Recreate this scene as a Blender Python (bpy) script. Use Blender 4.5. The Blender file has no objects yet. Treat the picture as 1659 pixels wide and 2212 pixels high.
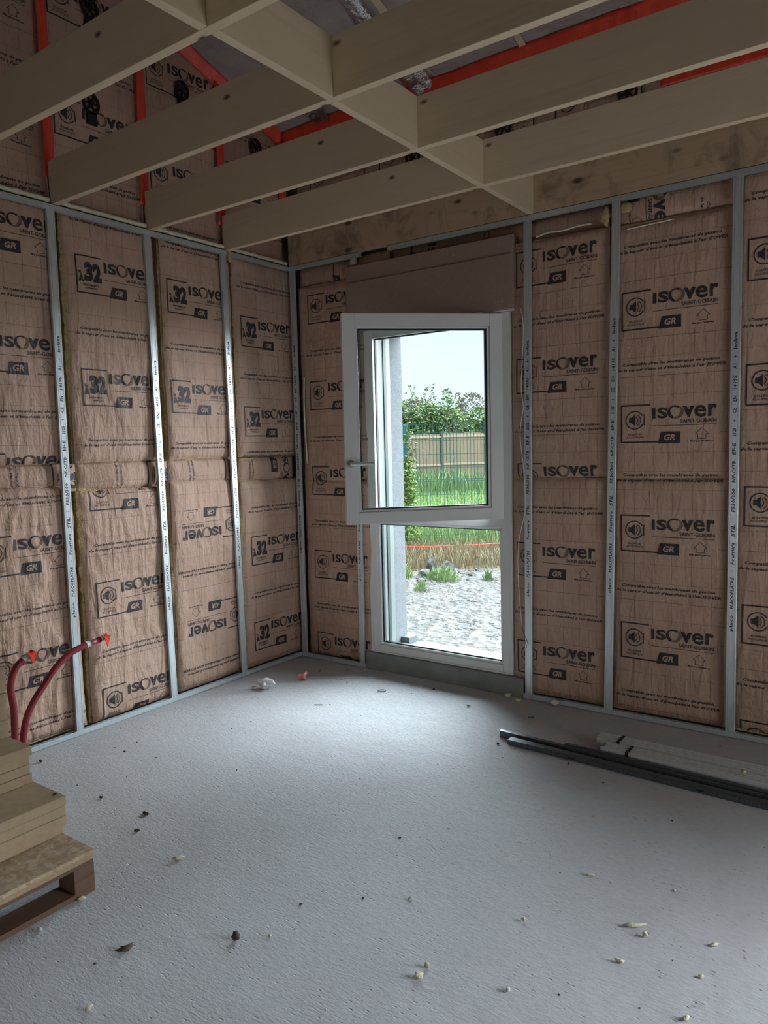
import bpy, bmesh, math, random
import numpy as np
from mathutils import Vector, Matrix, noise as mnoise
PI = math.pi
SC = bpy.context.scene
COL = SC.collection
# ------------------------------------------------------------------ camera
FPX, YAW, PITCH, ROLL = 1604.15, math.radians(35.6543), math.radians(-5.0147), math.radians(-1.4071)
CAM = Vector((3.7069, -4.0670, 1.5477))
fw = Vector((-math.sin(YAW)*math.cos(PITCH), math.cos(YAW)*math.cos(PITCH), math.sin(PITCH)))
rt0 = Vector((math.cos(YAW), math.sin(YAW), 0)); up0 = rt0.cross(fw)
rt = rt0*math.cos(ROLL)+up0*math.sin(ROLL); up = up0*math.cos(ROLL)-rt0*math.sin(ROLL)
cd = bpy.data.cameras.new('camera'); cam = bpy.data.objects.new('camera', cd); COL.objects.link(cam)
cd.sensor_fit = 'HORIZONTAL'; cd.sensor_width = 36; cd.lens = FPX/1659*36; cd.clip_start = .05; cd.clip_end = 300
M = Matrix((rt, up, -fw)).transposed().to_4x4(); M.translation = CAM; cam.matrix_world = M
SC.camera = cam
# ------------------------------------------------------------------ light
SC.view_settings.view_transform = 'Standard'; SC.view_settings.look = 'None'
SC.view_settings.exposure = 0.32; SC.view_settings.gamma = 1.0; SC.view_settings.use_curve_mapping = False
SC.cycles.use_denoising = True
SC.cycles.max_bounces = 10; SC.cycles.diffuse_bounces = 6; SC.cycles.glossy_bounces = 4
SC.cycles.transparent_max_bounces = 16; SC.cycles.transmission_bounces = 6
SC.cycles.sample_clamp_indirect = 6.0
SC.cycles.caustics_reflective = False; SC.cycles.caustics_refractive = False
W = bpy.data.worlds.new('overcast_sky'); SC.world = W; W.use_nodes = True
nt = W.node_tree; nt.nodes.clear()
_o = nt.nodes.new('ShaderNodeOutputWorld'); _b = nt.nodes.new('ShaderNodeBackground')
_t = nt.nodes.new('ShaderNodeTexCoord'); _n = nt.nodes.new('ShaderNodeTexNoise'); _r = nt.nodes.new('ShaderNodeValToRGB')
_n.inputs['Scale'].default_value = 3.0; _n.inputs['Detail'].default_value = 3
_mp = nt.nodes.new('ShaderNodeMapping'); _mp.inputs['Scale'].default_value = (1, 1, 3.5)
nt.links.new(_t.outputs['Generated'], _mp.inputs['Vector']); nt.links.new(_mp.outputs['Vector'], _n.inputs['Vector'])
nt.links.new(_n.outputs['Fac'], _r.inputs['Fac'])
_r.color_ramp.elements[0].position = .3; _r.color_ramp.elements[0].color = (.68, .84, 1, 1)
_r.color_ramp.elements[1].position = .7; _r.color_ramp.elements[1].color = (.78, .90, 1, 1)
nt.links.new(_r.outputs['Color'], _b.inputs['Color']); _b.inputs['Strength'].default_value = 1.2
nt.links.new(_b.outputs[0], _o.inputs[0])
def lamp(name, kind, energy, color, loc=(0, 0, 0), direction=(0, 0, -1), **kw):
    l = bpy.data.lights.new(name, kind); l.energy = energy; l.color = color
    for k, v in kw.items(): setattr(l, k, v)
    o = bpy.data.objects.new(name, l); COL.objects.link(o); o.location = loc
    o.rotation_euler = Vector(direction).to_track_quat('-Z', 'Y').to_euler(); return o
# soft bright part of the overcast sky in front of the window
lamp('bright_cloud_light', 'SUN', 40.0, (.85, .92, 1.0), direction=(-.24, -.70, -.66), angle=math.radians(110))
# daylight entering through the opening in the unseen right wall
lamp('patio_opening_daylight', 'AREA', 11.5, (1.0, .93, .84), loc=(5.15, -1.35, .8), direction=(-1, -.16, .50), shape='RECTANGLE', size=1.4, size_y=1.3)

lamp('rear_fill_light', 'AREA', 10, (1.0, .95, .88), loc=(2.4, -5.5, .9), direction=(-.05, 1, .42), shape='RECTANGLE', size=1.2, size_y=1.5)  # added fill lamp for the joist sides; the back wall has no opening

# ------------------------------------------------------------------ helpers
MATS = {}
def new_mat(name, col, rough=.7, metal=0.0, spec=.4):
    m = bpy.data.materials.new(name); m.use_nodes = True; MATS[name] = m
    p = m.node_tree.nodes['Principled BSDF']
    p.inputs['Base Color'].default_value = (*col, 1); p.inputs['Roughness'].default_value = rough
    p.inputs['Metallic'].default_value = metal; p.inputs['Specular IOR Level'].default_value = spec
    return m
def nd(m, t, **kw):
    n = m.node_tree.nodes.new(t)
    for k, v in kw.items():
        if k in n.inputs: n.inputs[k].default_value = v
        else: setattr(n, k, v)
    return n
def lk(m, a, b): m.node_tree.links.new(a, b)
def coords(m, scale=(1, 1, 1), rot=(0, 0, 0), src='Object'):
    t = nd(m, 'ShaderNodeTexCoord'); mp = nd(m, 'ShaderNodeMapping')
    mp.inputs['Scale'].default_value = scale; mp.inputs['Rotation'].default_value = rot
    lk(m, t.outputs[src], mp.inputs['Vector']); return mp.outputs['Vector']
def ramp(m, fac, stops):
    r = nd(m, 'ShaderNodeValToRGB'); e = r.color_ramp.elements
    while len(e) < len(stops): e.new(.5)
    for i, (p, c) in enumerate(stops):
        e[i].position = p; e[i].color = (*c, 1) if len(c) == 3 else c
    lk(m, fac, r.inputs['Fac']); return r.outputs['Color']
def mixc(m, fac, a, b, blend='MIX'):
    x = nd(m, 'ShaderNodeMix', data_type='RGBA', blend_type=blend)
    for i, v in ((0, fac), (6, a), (7, b)):
        if hasattr(v, 'links'): lk(m, v, x.inputs[i])
        else: x.inputs[i].default_value = v if i == 0 else (*v, 1)
    return x.outputs[2]
def bsdf(m): return m.node_tree.nodes['Principled BSDF']
def bump(m, height, strength=.5, dist=.01, prev=None):
    b = nd(m, 'ShaderNodeBump'); b.inputs['Strength'].default_value = strength; b.inputs['Distance'].default_value = dist
    lk(m, height, b.inputs['Height'])
    if prev is not None: lk(m, prev, b.inputs['Normal'])
    lk(m, b.outputs[0], bsdf(m).inputs['Normal']); return b.outputs[0]
def noise(m, vec, scale, detail=4, rough=.55, dist=0.0):
    n = nd(m, 'ShaderNodeTexNoise', Scale=scale, Detail=detail, Roughness=rough, Distortion=dist); lk(m, vec, n.inputs['Vector']); return n.outputs['Fac']
def varied(name, c1, c2, scale=8, rough=.7, metal=0., spec=.4, bs=0., bscale=60, bd=.004, stretch=(1, 1, 1), detail=4):
    m = new_mat(name, c1, rough, metal, spec); v = coords(m, stretch)
    lk(m, ramp(m, noise(m, v, scale, detail), [(.3, c1), (.7, c2)]), bsdf(m).inputs['Base Color'])
    if bs: bump(m, noise(m, v, bscale, 5), bs, bd)
    return m

def paper_bump(m):
    v = coords(m, (1, .22, 1)); v2 = coords(m, (1, 1, 1))
    a = bump(m, noise(m, v, 26, 3, .5, .6), .85, .013)
    bump(m, noise(m, v2, 14, 5, .6, .9), .6, .012, a)
def mk_paper(name, c1, c2, rough=.62):
    m = new_mat(name, c1, rough, 0, .35); v = coords(m)
    lk(m, ramp(m, noise(m, v, 5, 4), [(.3, c1), (.7, c2)]), bsdf(m).inputs['Base Color']); paper_bump(m); return m
PAPER = mk_paper('kraft_paper', (.46, .305, .225), (.54, .37, .28))
INK = mk_paper('black_print_ink', (.030, .028, .032), (.042, .038, .042), .5)
INK2 = mk_paper('faded_brown_ink', (.17, .115, .09), (.21, .145, .115))
GRID = mk_paper('thin_brown_print_line', (.20, .125, .10), (.25, .16, .125))
PMATS = [PAPER, INK, INK2, GRID]
WOOL = varied('yellow_glass_wool', (.40, .29, .13), (.58, .45, .24), 40, .95, bs=.9, bscale=90, bd=.01)
WOOLC = varied('pale_glass_wool_crumb', (.62, .58, .42), (.75, .72, .56), 60, .95, bs=.8, bscale=200, bd=.004)

def mk_wood(name, c1, c2, cd_, knot_scale=2.2, knot_r=.055, axis=0, grain=1.0, knotcol=(.10, .055, .03), stain=0.0):
    m = new_mat(name, c1, .62, 0, .3)
    sc = [22, 22, 22]; sc[axis] = 1.1
    v = coords(m, tuple(sc)); n1 = noise(m, v, 1.0, 5, .6, .8)
    base = ramp(m, n1, [(.25, c2), (.5, c1), (.78, tuple(a*.5+b*.5 for a, b in zip(c1, c2)))])
    vb = coords(m, (1, 1, 1)); big = noise(m, vb, 1.3, 3)
    base = mixc(m, ramp(m, big, [(.35, (0, 0, 0)), (.7, (.55, .55, .55))]), base, cd_)
    s2 = [5.2, 5.2, 5.2]; s2[axis] = 2.6
    vk = coords(m, tuple(s2)); vor = nd(m, 'ShaderNodeTexVoronoi', Scale=knot_scale); vor.feature = 'F1'; lk(m, vk, vor.inputs['Vector'])
    kf = ramp(m, vor.outputs['Distance'], [(knot_r*.7, (1, 1, 1)), (knot_r*1.7, (0, 0, 0))])
    base = mixc(m, kf, base, knotcol)
    if stain:
        st = noise(m, coords(m, (1, 1, 1)), 4.5, 5, .7, .5)
        base = mixc(m, ramp(m, st, [(.50, (0, 0, 0)), (.68, (stain,)*3)]), base, (.07, .045, .035))
    lk(m, base, bsdf(m).inputs['Base Color']); bump(m, n1, .25*grain, .003)
    return m
JOIST = mk_wood('planed_spruce', (.68, .56, .40), (.59, .47, .32), (.62, .50, .35), .9, .040)
JOIST2 = mk_wood('planed_spruce_crosswise', (.68, .56, .40), (.59, .47, .32), (.62, .50, .35), .9, .040, axis=1)
RIM = mk_wood('knotty_stained_spruce', (.52, .375, .25), (.42, .29, .18), (.45, .31, .20), 1.35, .085, stain=.55)
BOARD = varied('pressed_fibre_board', (.43, .325, .21), (.49, .38, .25), 30, .85, bs=.3, bscale=300, bd=.002)
PALW = mk_wood('dark_pallet_chipwood', (.17, .105, .07), (.12, .07, .045), (.14, .085, .055), 3, .01, axis=1)
def mk_osb():
    m = new_mat('strand_board', (.5, .36, .2), .7, 0, .3)
    v = coords(m, (1, 2.6, 1), (0, 0, .6)); a = nd(m, 'ShaderNodeTexVoronoi', Scale=26.0); lk(m, v, a.inputs['Vector'])
    v2 = coords(m, (2.4, 1, 1), (0, 0, -.4)); b = nd(m, 'ShaderNodeTexVoronoi', Scale=34.0); lk(m, v2, b.inputs['Vector'])
    s = nd(m, 'ShaderNodeSeparateColor'); lk(m, a.outputs['Color'], s.inputs[0]); s2 = nd(m, 'ShaderNodeSeparateColor'); lk(m, b.outputs['Color'], s2.inputs[0])
    mm = nd(m, 'ShaderNodeMath', operation='ADD'); lk(m, s.outputs[0], mm.inputs[0]); lk(m, s2.outputs[1], mm.inputs[1])
    m2 = nd(m, 'ShaderNodeMath', operation='MULTIPLY'); lk(m, mm.outputs[0], m2.inputs[0]); m2.inputs[1].default_value = .5
    lk(m, ramp(m, m2.outputs[0], [(.15, (.36, .26, .165)), (.5, (.45, .34, .225)), (.85, (.56, .45, .32))]), bsdf(m).inputs['Base Color'])
    bump(m, m2.outputs[0], .4, .003); return m
OSB = mk_osb()
def mk_galv(name, c1, c2, rough=.42, metal=.75):
    m = new_mat(name, c1, rough, metal, .5); v = coords(m, (1, 1, .12))
    lk(m, ramp(m, noise(m, v, 90, 3), [(.3, c1), (.7, c2)]), bsdf(m).inputs['Base Color'])
    lk(m, ramp(m, noise(m, coords(m), 50, 3), [(.3, (rough-.1,)*3), (.7, (rough+.12,)*3)]), bsdf(m).inputs['Roughness']); return m
GALV = mk_galv('galvanised_steel', (.60, .67, .70), (.72, .79, .82))
GALVL = mk_galv('bright_galvanised_steel', (.66, .70, .71), (.78, .82, .83), .5, .3)
GALVD = mk_galv('dark_galvanised_steel', (.10, .115, .13), (.15, .165, .18), .38, .7)
SINK = new_mat('stud_print_ink', (.03, .045, .07), .6)
PVC = new_mat('white_window_plastic', (.70, .72, .71), .38, 0, .45)
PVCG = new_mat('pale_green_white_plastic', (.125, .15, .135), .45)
SILLA = new_mat('grey_lacquered_sill', (.085, .09, .092), .5)
GASK = new_mat('black_rubber_gasket', (.02, .022, .028), .5)
HANDLE = new_mat('grey_satin_aluminium', (.62, .63, .62), .35, .4)
def mk_glass():
    m = bpy.data.materials.new('window_glass'); m.use_nodes = True; n = m.node_tree; n.nodes.clear()
    o = n.nodes.new('ShaderNodeOutputMaterial'); t = n.nodes.new('ShaderNodeBsdfTransparent'); g = n.nodes.new('ShaderNodeBsdfGlossy'); x = n.nodes.new('ShaderNodeMixShader')
    t.inputs['Color'].default_value = (.90, .945, .94, 1); g.inputs['Roughness'].default_value = .02; x.inputs[0].default_value = .05
    f = n.nodes.new('ShaderNodeFresnel'); f.inputs['IOR'].default_value = 1.35
    n.links.new(f.outputs[0], x.inputs[0]); n.links.new(t.outputs[0], x.inputs[1]); n.links.new(g.outputs[0], x.inputs[2]); n.links.new(x.outputs[0], o.inputs[0]); return m
GLASS = mk_glass()
BOXM = varied('brown_fibre_shutter_casing', (.30, .205, .175), (.345, .24, .205), 60, .75, bs=.25, bscale=500, bd=.001)
TAPE = varied('red_membrane_tape', (.72, .055, .03), (.85, .09, .045), 12, .35, spec=.6, bs=.9, bscale=22, bd=.012, stretch=(1, 1, .35))
HOSE = varied('red_corrugated_conduit', (.20, .014, .022), (.26, .022, .03), 12, .42)
HOSE.node_tree.nodes['Principled BSDF'].inputs['Specular IOR Level'].default_value = .5
GREYT = new_mat('pale_grey_plastic_sleeve', (.45, .42, .40), .5)
REDP = new_mat('bright_red_plastic_film', (.80, .06, .03), .3)
BLK = new_mat('black_plastic', (.014, .014, .016), .45)
def mk_conc():
    m = new_mat('raw_concrete_screed', (.42, .43, .44), .82, 0, .3); v = coords(m)
    vs = coords(m, (1.0, 2.6, 1), (0, 0, math.radians(-36)))
    lk(m, mixc(m, .5, ramp(m, noise(m, v, 1.4, 6, .6), [(.3, (.44, .45, .46)), (.7, (.53, .545, .565))]), ramp(m, noise(m, v, 40, 4), [(.3, (.45, .455, .465)), (.7, (.54, .55, .57))])), bsdf(m).inputs['Base Color'])
    a = bump(m, noise(m, vs, 38, 6, .62, .4), .55, .007)
    pits = nd(m, 'ShaderNodeTexVoronoi', Scale=30.0); lk(m, coords(m, (1, 2.1, 1), (0, 0, math.radians(-36))), pits.inputs['Vector'])
    pf = ramp(m, pits.outputs['Distance'], [(.05, (0, 0, 0)), (.24, (1, 1, 1))])
    msk = ramp(m, noise(m, v, 9, 3, .6), [(.47, (1, 1, 1)), (.60, (0, 0, 0))])
    pf2 = mixc(m, msk, pf, (1, 1, 1))
    a = bump(m, pf2, .8, .005, a)
    bump(m, noise(m, v, 5, 3), .5, .02, a); return m
CONC = mk_conc()
SILL = varied('grey_cement_block', (.20, .215, .21), (.27, .285, .28), 7, .9, bs=.4, bscale=120, bd=.003)
BLOCK = varied('grey_masonry', (.16, .15, .14), (.22, .21, .20), 6, .95)
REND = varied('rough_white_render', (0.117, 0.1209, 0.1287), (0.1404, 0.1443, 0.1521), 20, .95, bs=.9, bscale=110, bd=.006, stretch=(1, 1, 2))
def mk_foil():
    m = new_mat('grey_woven_roof_membrane', (.34, .31, .30), .5, .1, .5); v = coords(m)
    w = nd(m, 'ShaderNodeTexWave', Scale=45.0, Distortion=1.0); w.wave_type = 'BANDS'; w.bands_direction = 'X'; lk(m, v, w.inputs['Vector'])
    w2 = nd(m, 'ShaderNodeTexWave', Scale=45.0, Distortion=1.0); w2.wave_type = 'BANDS'; w2.bands_direction = 'Y'; lk(m, v, w2.inputs['Vector'])
    lk(m, ramp(m, noise(m, v, 6, 4), [(.3, (.36, .32, .31)), (.7, (.50, .45, .43))]), bsdf(m).inputs['Base Color'])
    a = bump(m, mixc(m, .5, w.outputs['Color'], w2.outputs['Color']), .4, .003)
    bump(m, noise(m, coords(m, (1, 3, 1)), 6, 5, .6, .8), .7, .03, a); return m
FOIL = mk_foil()
FOILS = varied('crumpled_silver_foil', (.60, .60, .62), (.78, .78, .80), 20, .25, .9, bs=1.0, bscale=30, bd=.02)

def link(name, me, mats, parent=None, smooth=False):
    o = bpy.data.objects.new(name, me); COL.objects.link(o)
    if not isinstance(mats, (list, tuple)): mats = [mats]
    for m in mats: me.materials.append(m)
    if smooth: me.polygons.foreach_set('use_smooth', [True]*len(me.polygons))
    if parent is not None: o.parent = parent
    return o
def tag(o, label=None, cat=None, group=None, kind=None):
    if label: o['label'] = label
    if cat: o['category'] = cat
    if group: o['group'] = group
    if kind: o['kind'] = kind
    return o
def empty(name, loc=(0, 0, 0), rz=0.0):
    o = bpy.data.objects.new(name, None); COL.objects.link(o); o.location = loc; o.rotation_euler = (0, 0, rz); o.empty_display_size = .1; return o
class MB:
    def __init__(s): s.v = []; s.f = []; s.m = []
    def add(s, vs, fs, mi=0):
        n = len(s.v); s.v += [tuple(v) for v in vs]; s.f += [tuple(i+n for i in f) for f in fs]; s.m += [mi]*len(fs); return s
    def box(s, x0, x1, y0, y1, z0, z1, mi=0):
        return s.add([(x0,y0,z0),(x1,y0,z0),(x1,y1,z0),(x0,y1,z0),(x0,y0,z1),(x1,y0,z1),(x1,y1,z1),(x0,y1,z1)],
                     [(0,3,2,1),(4,5,6,7),(0,1,5,4),(1,2,6,5),(2,3,7,6),(3,0,4,7)], mi)
    def obox(s, p0, p1, w, h, z0, mi=0):
        """box along p0->p1 (2D), width w centred, from z0 to z0+h"""
        p0 = Vector(p0); p1 = Vector(p1); d = (p1-p0).normalized(); n = Vector((-d.y, d.x))*w/2
        q = [p0-n, p1-n, p1+n, p0+n]
        return s.add([(a.x, a.y, z0) for a in q]+[(a.x, a.y, z0+h) for a in q], [(0,3,2,1),(4,5,6,7),(0,1,5,4),(1,2,6,5),(2,3,7,6),(3,0,4,7)], mi)
    def tube(s, pts, r, n=10, mi=0, cap=True):
        pts = [Vector(p) for p in pts]; rs = r if isinstance(r, (list, tuple)) else [r]*len(pts)
        base = len(s.v); ref = Vector((0, 0, 1)) if abs((pts[1]-pts[0]).normalized().z) < .9 else Vector((1, 0, 0))
        for i, p in enumerate(pts):
            t = (pts[min(i+1, len(pts)-1)]-pts[max(i-1, 0)]).normalized(); a = t.cross(ref).normalized(); b = a.cross(t)
            for k in range(n):
                c = 2*PI*k/n; s.v.append(tuple(p+(a*math.cos(c)+b*math.sin(c))*rs[i]))
        for i in range(len(pts)-1):
            for k in range(n):
                s.f.append((base+i*n+k, base+i*n+(k+1) % n, base+(i+1)*n+(k+1) % n, base+(i+1)*n+k)); s.m.append(mi)
        if cap:
            s.f.append(tuple(base+k for k in range(n))); s.m.append(mi)
            s.f.append(tuple(base+(len(pts)-1)*n+k for k in reversed(range(n)))); s.m.append(mi)
        return s
    def build(s, name, mats, parent=None, smooth=False, bevel=0.0, local=None):
        me = bpy.data.meshes.new(name)
        vs = s.v if local is None else [tuple(Vector(v)-Vector(local)) for v in s.v]
        me.from_pydata(vs, [], s.f); me.polygons.foreach_set('material_index', s.m); me.update()
        o = link(name, me, mats, parent, smooth)
        if local is not None: o.location = local
        if bevel:
            b = o.modifiers.new('bevel', 'BEVEL'); b.width = bevel; b.segments = 2; b.limit_method = 'ANGLE'
        return o
def spline(pts, n=8):
    pts = [Vector(p) for p in pts]; P = [pts[0]]+pts+[pts[-1]]; out = []
    for i in range(1, len(P)-2):
        for k in range(n):
            t = k/n; a, b, c, d = P[i-1], P[i], P[i+1], P[i+2]
            out.append(.5*((2*b)+(-a+c)*t+(2*a-5*b+4*c-d)*t*t+(-a+3*b-3*c+d)*t**3))
    out.append(pts[-1]); return out

# ---- 2D lettering -------------------------------------------------
def text2d(s, size, bold=0.0, shear=0.0, res=2, spacing=1.0, sx=1.0):
    cu = bpy.data.curves.new('lettering', 'FONT'); cu.body = s; cu.size = 1.0; cu.offset = bold; cu.shear = shear
    cu.resolution_u = res; cu.space_character = spacing; cu.fill_mode = 'FRONT'
    o = bpy.data.objects.new('lettering', cu); COL.objects.link(o)
    dg = bpy.context.evaluated_depsgraph_get(); me = o.evaluated_get(dg).to_mesh()
    v = [(p.co.x*size*sx, p.co.y*size) for p in me.vertices]; f = [tuple(p.vertices) for p in me.polygons]
    o.evaluated_get(dg).to_mesh_clear(); bpy.data.objects.remove(o); bpy.data.curves.remove(cu)
    return v, f
def fit(vf, u0, u1=None, v0=0.0, v1=None):
    v, f = vf; xs = [p[0] for p in v]; ys = [p[1] for p in v]; a, b, c, d = min(xs), max(xs), min(ys), max(ys)
    sx = (u1-u0)/(b-a) if u1 is not None else None; sy = (v1-v0)/(d-c) if v1 is not None else None
    if sx is None: sx = sy
    if sy is None: sy = sx
    return [((p[0]-a)*sx+u0, (p[1]-c)*sy+v0) for p in v], f
class P2:
    """flat printed artwork: 2D points with a layer and an ink"""
    def __init__(s): s.v = []; s.l = []; s.f = []; s.m = []
    def put(s, vf, mi=1, layer=1):
        v, f = vf; n = len(s.v); s.v += list(v); s.l += [layer]*len(v); s.f += [tuple(i+n for i in q) for q in f]; s.m += [mi]*len(f)
    def poly(s, pts, mi=1, layer=1): s.put((pts, [tuple(range(len(pts)))]), mi, layer)
    def rect(s, a, b, c, d, mi=1, layer=1): s.poly([(a, c), (b, c), (b, d), (a, d)], mi, layer)
    def arc(s, cx, cy, r0, r1, a0, a1, mi=1, n=24, ex=1.0, layer=1):
        v = []; f = []
        for i in range(n+1):
            a = math.radians(a0+(a1-a0)*i/n); v += [(cx+r0*math.cos(a)*ex, cy+r0*math.sin(a)), (cx+r1*math.cos(a)*ex, cy+r1*math.sin(a))]
            if i: f.append((2*i-2, 2*i-1, 2*i+1, 2*i))
        s.put((v, f), mi, layer)
    def fine(s, step=.02):
        bm = bmesh.new(); vs = [bm.verts.new((x, y, l)) for (x, y), l in zip(s.v, s.l)]
        for f, mi in zip(s.f, s.m):
            try: q = bm.faces.new([vs[i] for i in f]); q.material_index = mi
            except ValueError: pass
        if s.v:
            xs = [p[0] for p in s.v]; ys = [p[1] for p in s.v]
            for lo, hi, no in ((min(xs), max(xs), (1, 0, 0)), (min(ys), max(ys), (0, 1, 0))):
                k = math.ceil(lo/step)
                while k*step < hi:
                    bmesh.ops.bisect_plane(bm, geom=bm.verts[:]+bm.edges[:]+bm.faces[:], plane_co=(k*step*no[0], k*step*no[1], 0), plane_no=no, dist=1e-5); k += 1
        bmesh.ops.triangulate(bm, faces=[f for f in bm.faces if len(f.verts) > 4])
        bm.verts.index_update()
        r = (np.array([v.co[:] for v in bm.verts]), [tuple(v.index for v in f.verts) for f in bm.faces], [f.material_index for f in bm.faces]); bm.free(); return r
def isover_word(p, u0, u1, v0, v1):
    h = v1-v0; w = u1-u0
    p.put(fit(text2d('I', 1, .04), u0, u0+.052*w, v0, v0+.86*h)); p.put(fit(text2d('S', 1, .036, 0, 3), u0+.082*w, u0+.245*w, v0-.01*h, v0+.87*h))
    cx, cy, rx, ry = u0+.372*w, v0+.46*h, .128*w, .54*h     # the ring of the O: two crescents
    for a0, a1, mi in ((60, 250, 1), (250, 420, 2)):
        v = []; f = []; n = 22
        for i in range(n+1):
            a = math.radians(a0+(a1-a0)*i/n); t = .20+.24*abs(math.cos(a-math.radians(215 if mi == 1 else 330)))**1.5
            v += [(cx+rx*math.cos(a), cy+ry*math.sin(a)), (cx+rx*(1-t)*math.cos(a), cy+ry*(1-t*.8)*math.sin(a))]
            if i: f.append((2*i-2, 2*i-1, 2*i+1, 2*i))
        p.put((v, f), mi)
    p.put(fit(text2d('v', 1, .04), u0+.485*w, u0+.665*w, v0+.02*h, v0+.90*h)); p.put(fit(text2d('e', 1, .018, 0, 3), u0+.665*w, u0+.845*w, v0+.0*h, v0+.94*h))
    p.put(fit(text2d('r', 1, .03), u0+.875*w, u1, v0+.04*h, v0+1.0*h))
def logo_art(kind):
    p = P2(); T = .0075
    p.rect(0, T, 0, .205); p.rect(0, .157, .205-T, .205); p.rect(0, .205, 0, T)
    isover_word(p, .168, .488, .127, .192)
    p.put(fit(text2d('SAINT-GOBAIN', 1, .012), .312, .488, .099, .119))
    p.rect(.168, .488, .087, .0895)
    p.poly([(.197, -.006), (.311, -.006), (.311, .056), (.214, .056)])
    p.put(fit(text2d('GR', 1, .035, .22), .228, .287, .010, .043), 0, 2)
    a = [(.418, .072), (.450, .040), (.438, .040), (.438, .016), (.398, .016), (.398, .040), (.386, .040)]
    for i in range(7):
        q, r = Vector(a[i]), Vector(a[(i+1) % 7]); d = (r-q).normalized(); n = Vector((-d.y, d.x))*.0011
        p.poly([tuple(q-n), tuple(r-n), tuple(r+n), tuple(q+n)])
    p.put(fit(text2d("Mur par l'int\u00e9rieur", 1, .03, .1, 1), .362, .474, -.004, .009))
    if kind == 'a':
        cx, cy, R = .076, .122, .050
        p.arc(cx, cy, R-.0055, R, 30, 330); p.rect(cx+.047, cx+.0525, cy-.030, cy+.030)
        p.poly([(cx-.032, cy-.014), (cx-.018, cy-.014), (cx-.018, cy+.014), (cx-.032, cy+.014)]); p.poly([(cx-.018, cy-.014), (cx+.002, cy-.032), (cx+.002, cy+.032), (cx-.018, cy+.014)])
        p.arc(cx-.004, cy, .018, .022, -50, 50, 1, 10); p.arc(cx-.004, cy, .033, .037, -50, 50, 1, 10)
        for s in (-50, 50):
            t = math.radians(s); p.put(([(cx-.004+.018*math.cos(t), cy+.018*math.sin(t)), (cx-.004+.037*math.cos(t), cy+.037*math.sin(t)), (cx-.004+.037*math.cos(t*1.08), cy+.037*math.sin(t*1.08)), (cx-.004+.018*math.cos(t*1.15), cy+.018*math.sin(t*1.15))], [(0, 1, 2, 3)]))
        p.put(fit(text2d('ISOLATION', 1, .015, 0, 1), .040, .112, .040, .052)); p.put(fit(text2d('ACOUSTIQUE', 1, .015, 0, 1), .032, .122, .022, .035))
    else:
        p.put(fit(text2d('\u03bb', 1, .05), .014, .047, .062, .122)); p.put(fit(text2d('3', 1, .062, 0, 3), .050, .100, .066, .170)); p.put(fit(text2d('2', 1, .062, 0, 3), .100, .150, .066, .168))
        p.put(fit(text2d('PERFORMANCE', 1, .015, 0, 1), .040, .134, .041, .053)); p.put(fit(text2d('THERMIQUE', 1, .015, 0, 1), .052, .124, .024, .036))
    return p.fine()
def text_art():
    p = P2()
    p.put(fit(text2d('Compatible avec les membranes de gestion', 1, .020, .28, 1), .010, .500, .003, .024))
    p.put(fit(text2d("de la vapeur d'eau et d'\u00e9tanch\u00e9it\u00e9 \u00e0 l'air ISOVER", 1, .020, .28, 1), -.020, .528, -.025, -.004))
    return p.fine(.03)
ART = {'a': logo_art('a'), 'l': logo_art('l'), 't': text_art()}
_rng = np.random.RandomState(3); _L = _rng.rand(64, 64)
def vn(x, y):
    xi = np.floor(x).astype(int); yi = np.floor(y).astype(int); fx = x-xi; fy = y-yi
    fx = fx*fx*(3-2*fx); fy = fy*fy*(3-2*fy); g = lambda a, b: _L[a % 64, b % 64]
    return (g(xi, yi)*(1-fx)+g(xi+1, yi)*fx)*(1-fy)+(g(xi, yi+1)*(1-fx)+g(xi+1, yi+1)*fx)*fy-.5
def sheet_height(u, v, w, h, seed, crinkle, edge=.022):
    s = seed*7.31
    a = vn(u*4+s, v*3+s)*.016 + vn(u*9+s*2, v*2.2+s)*.008
    r = np.abs(vn(u*24+s+vn(u*5, v*5+s)*3, v*3.2+s))*.010 + np.abs(vn((u+v)*13+s, (u-v)*6+s))*.006
    d = np.minimum(np.minimum(u, w-u), np.minimum(v, h-v)).clip(0, 1)
    return a + r*crinkle - edge*np.exp(-d/.018)
ALLP = []
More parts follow.
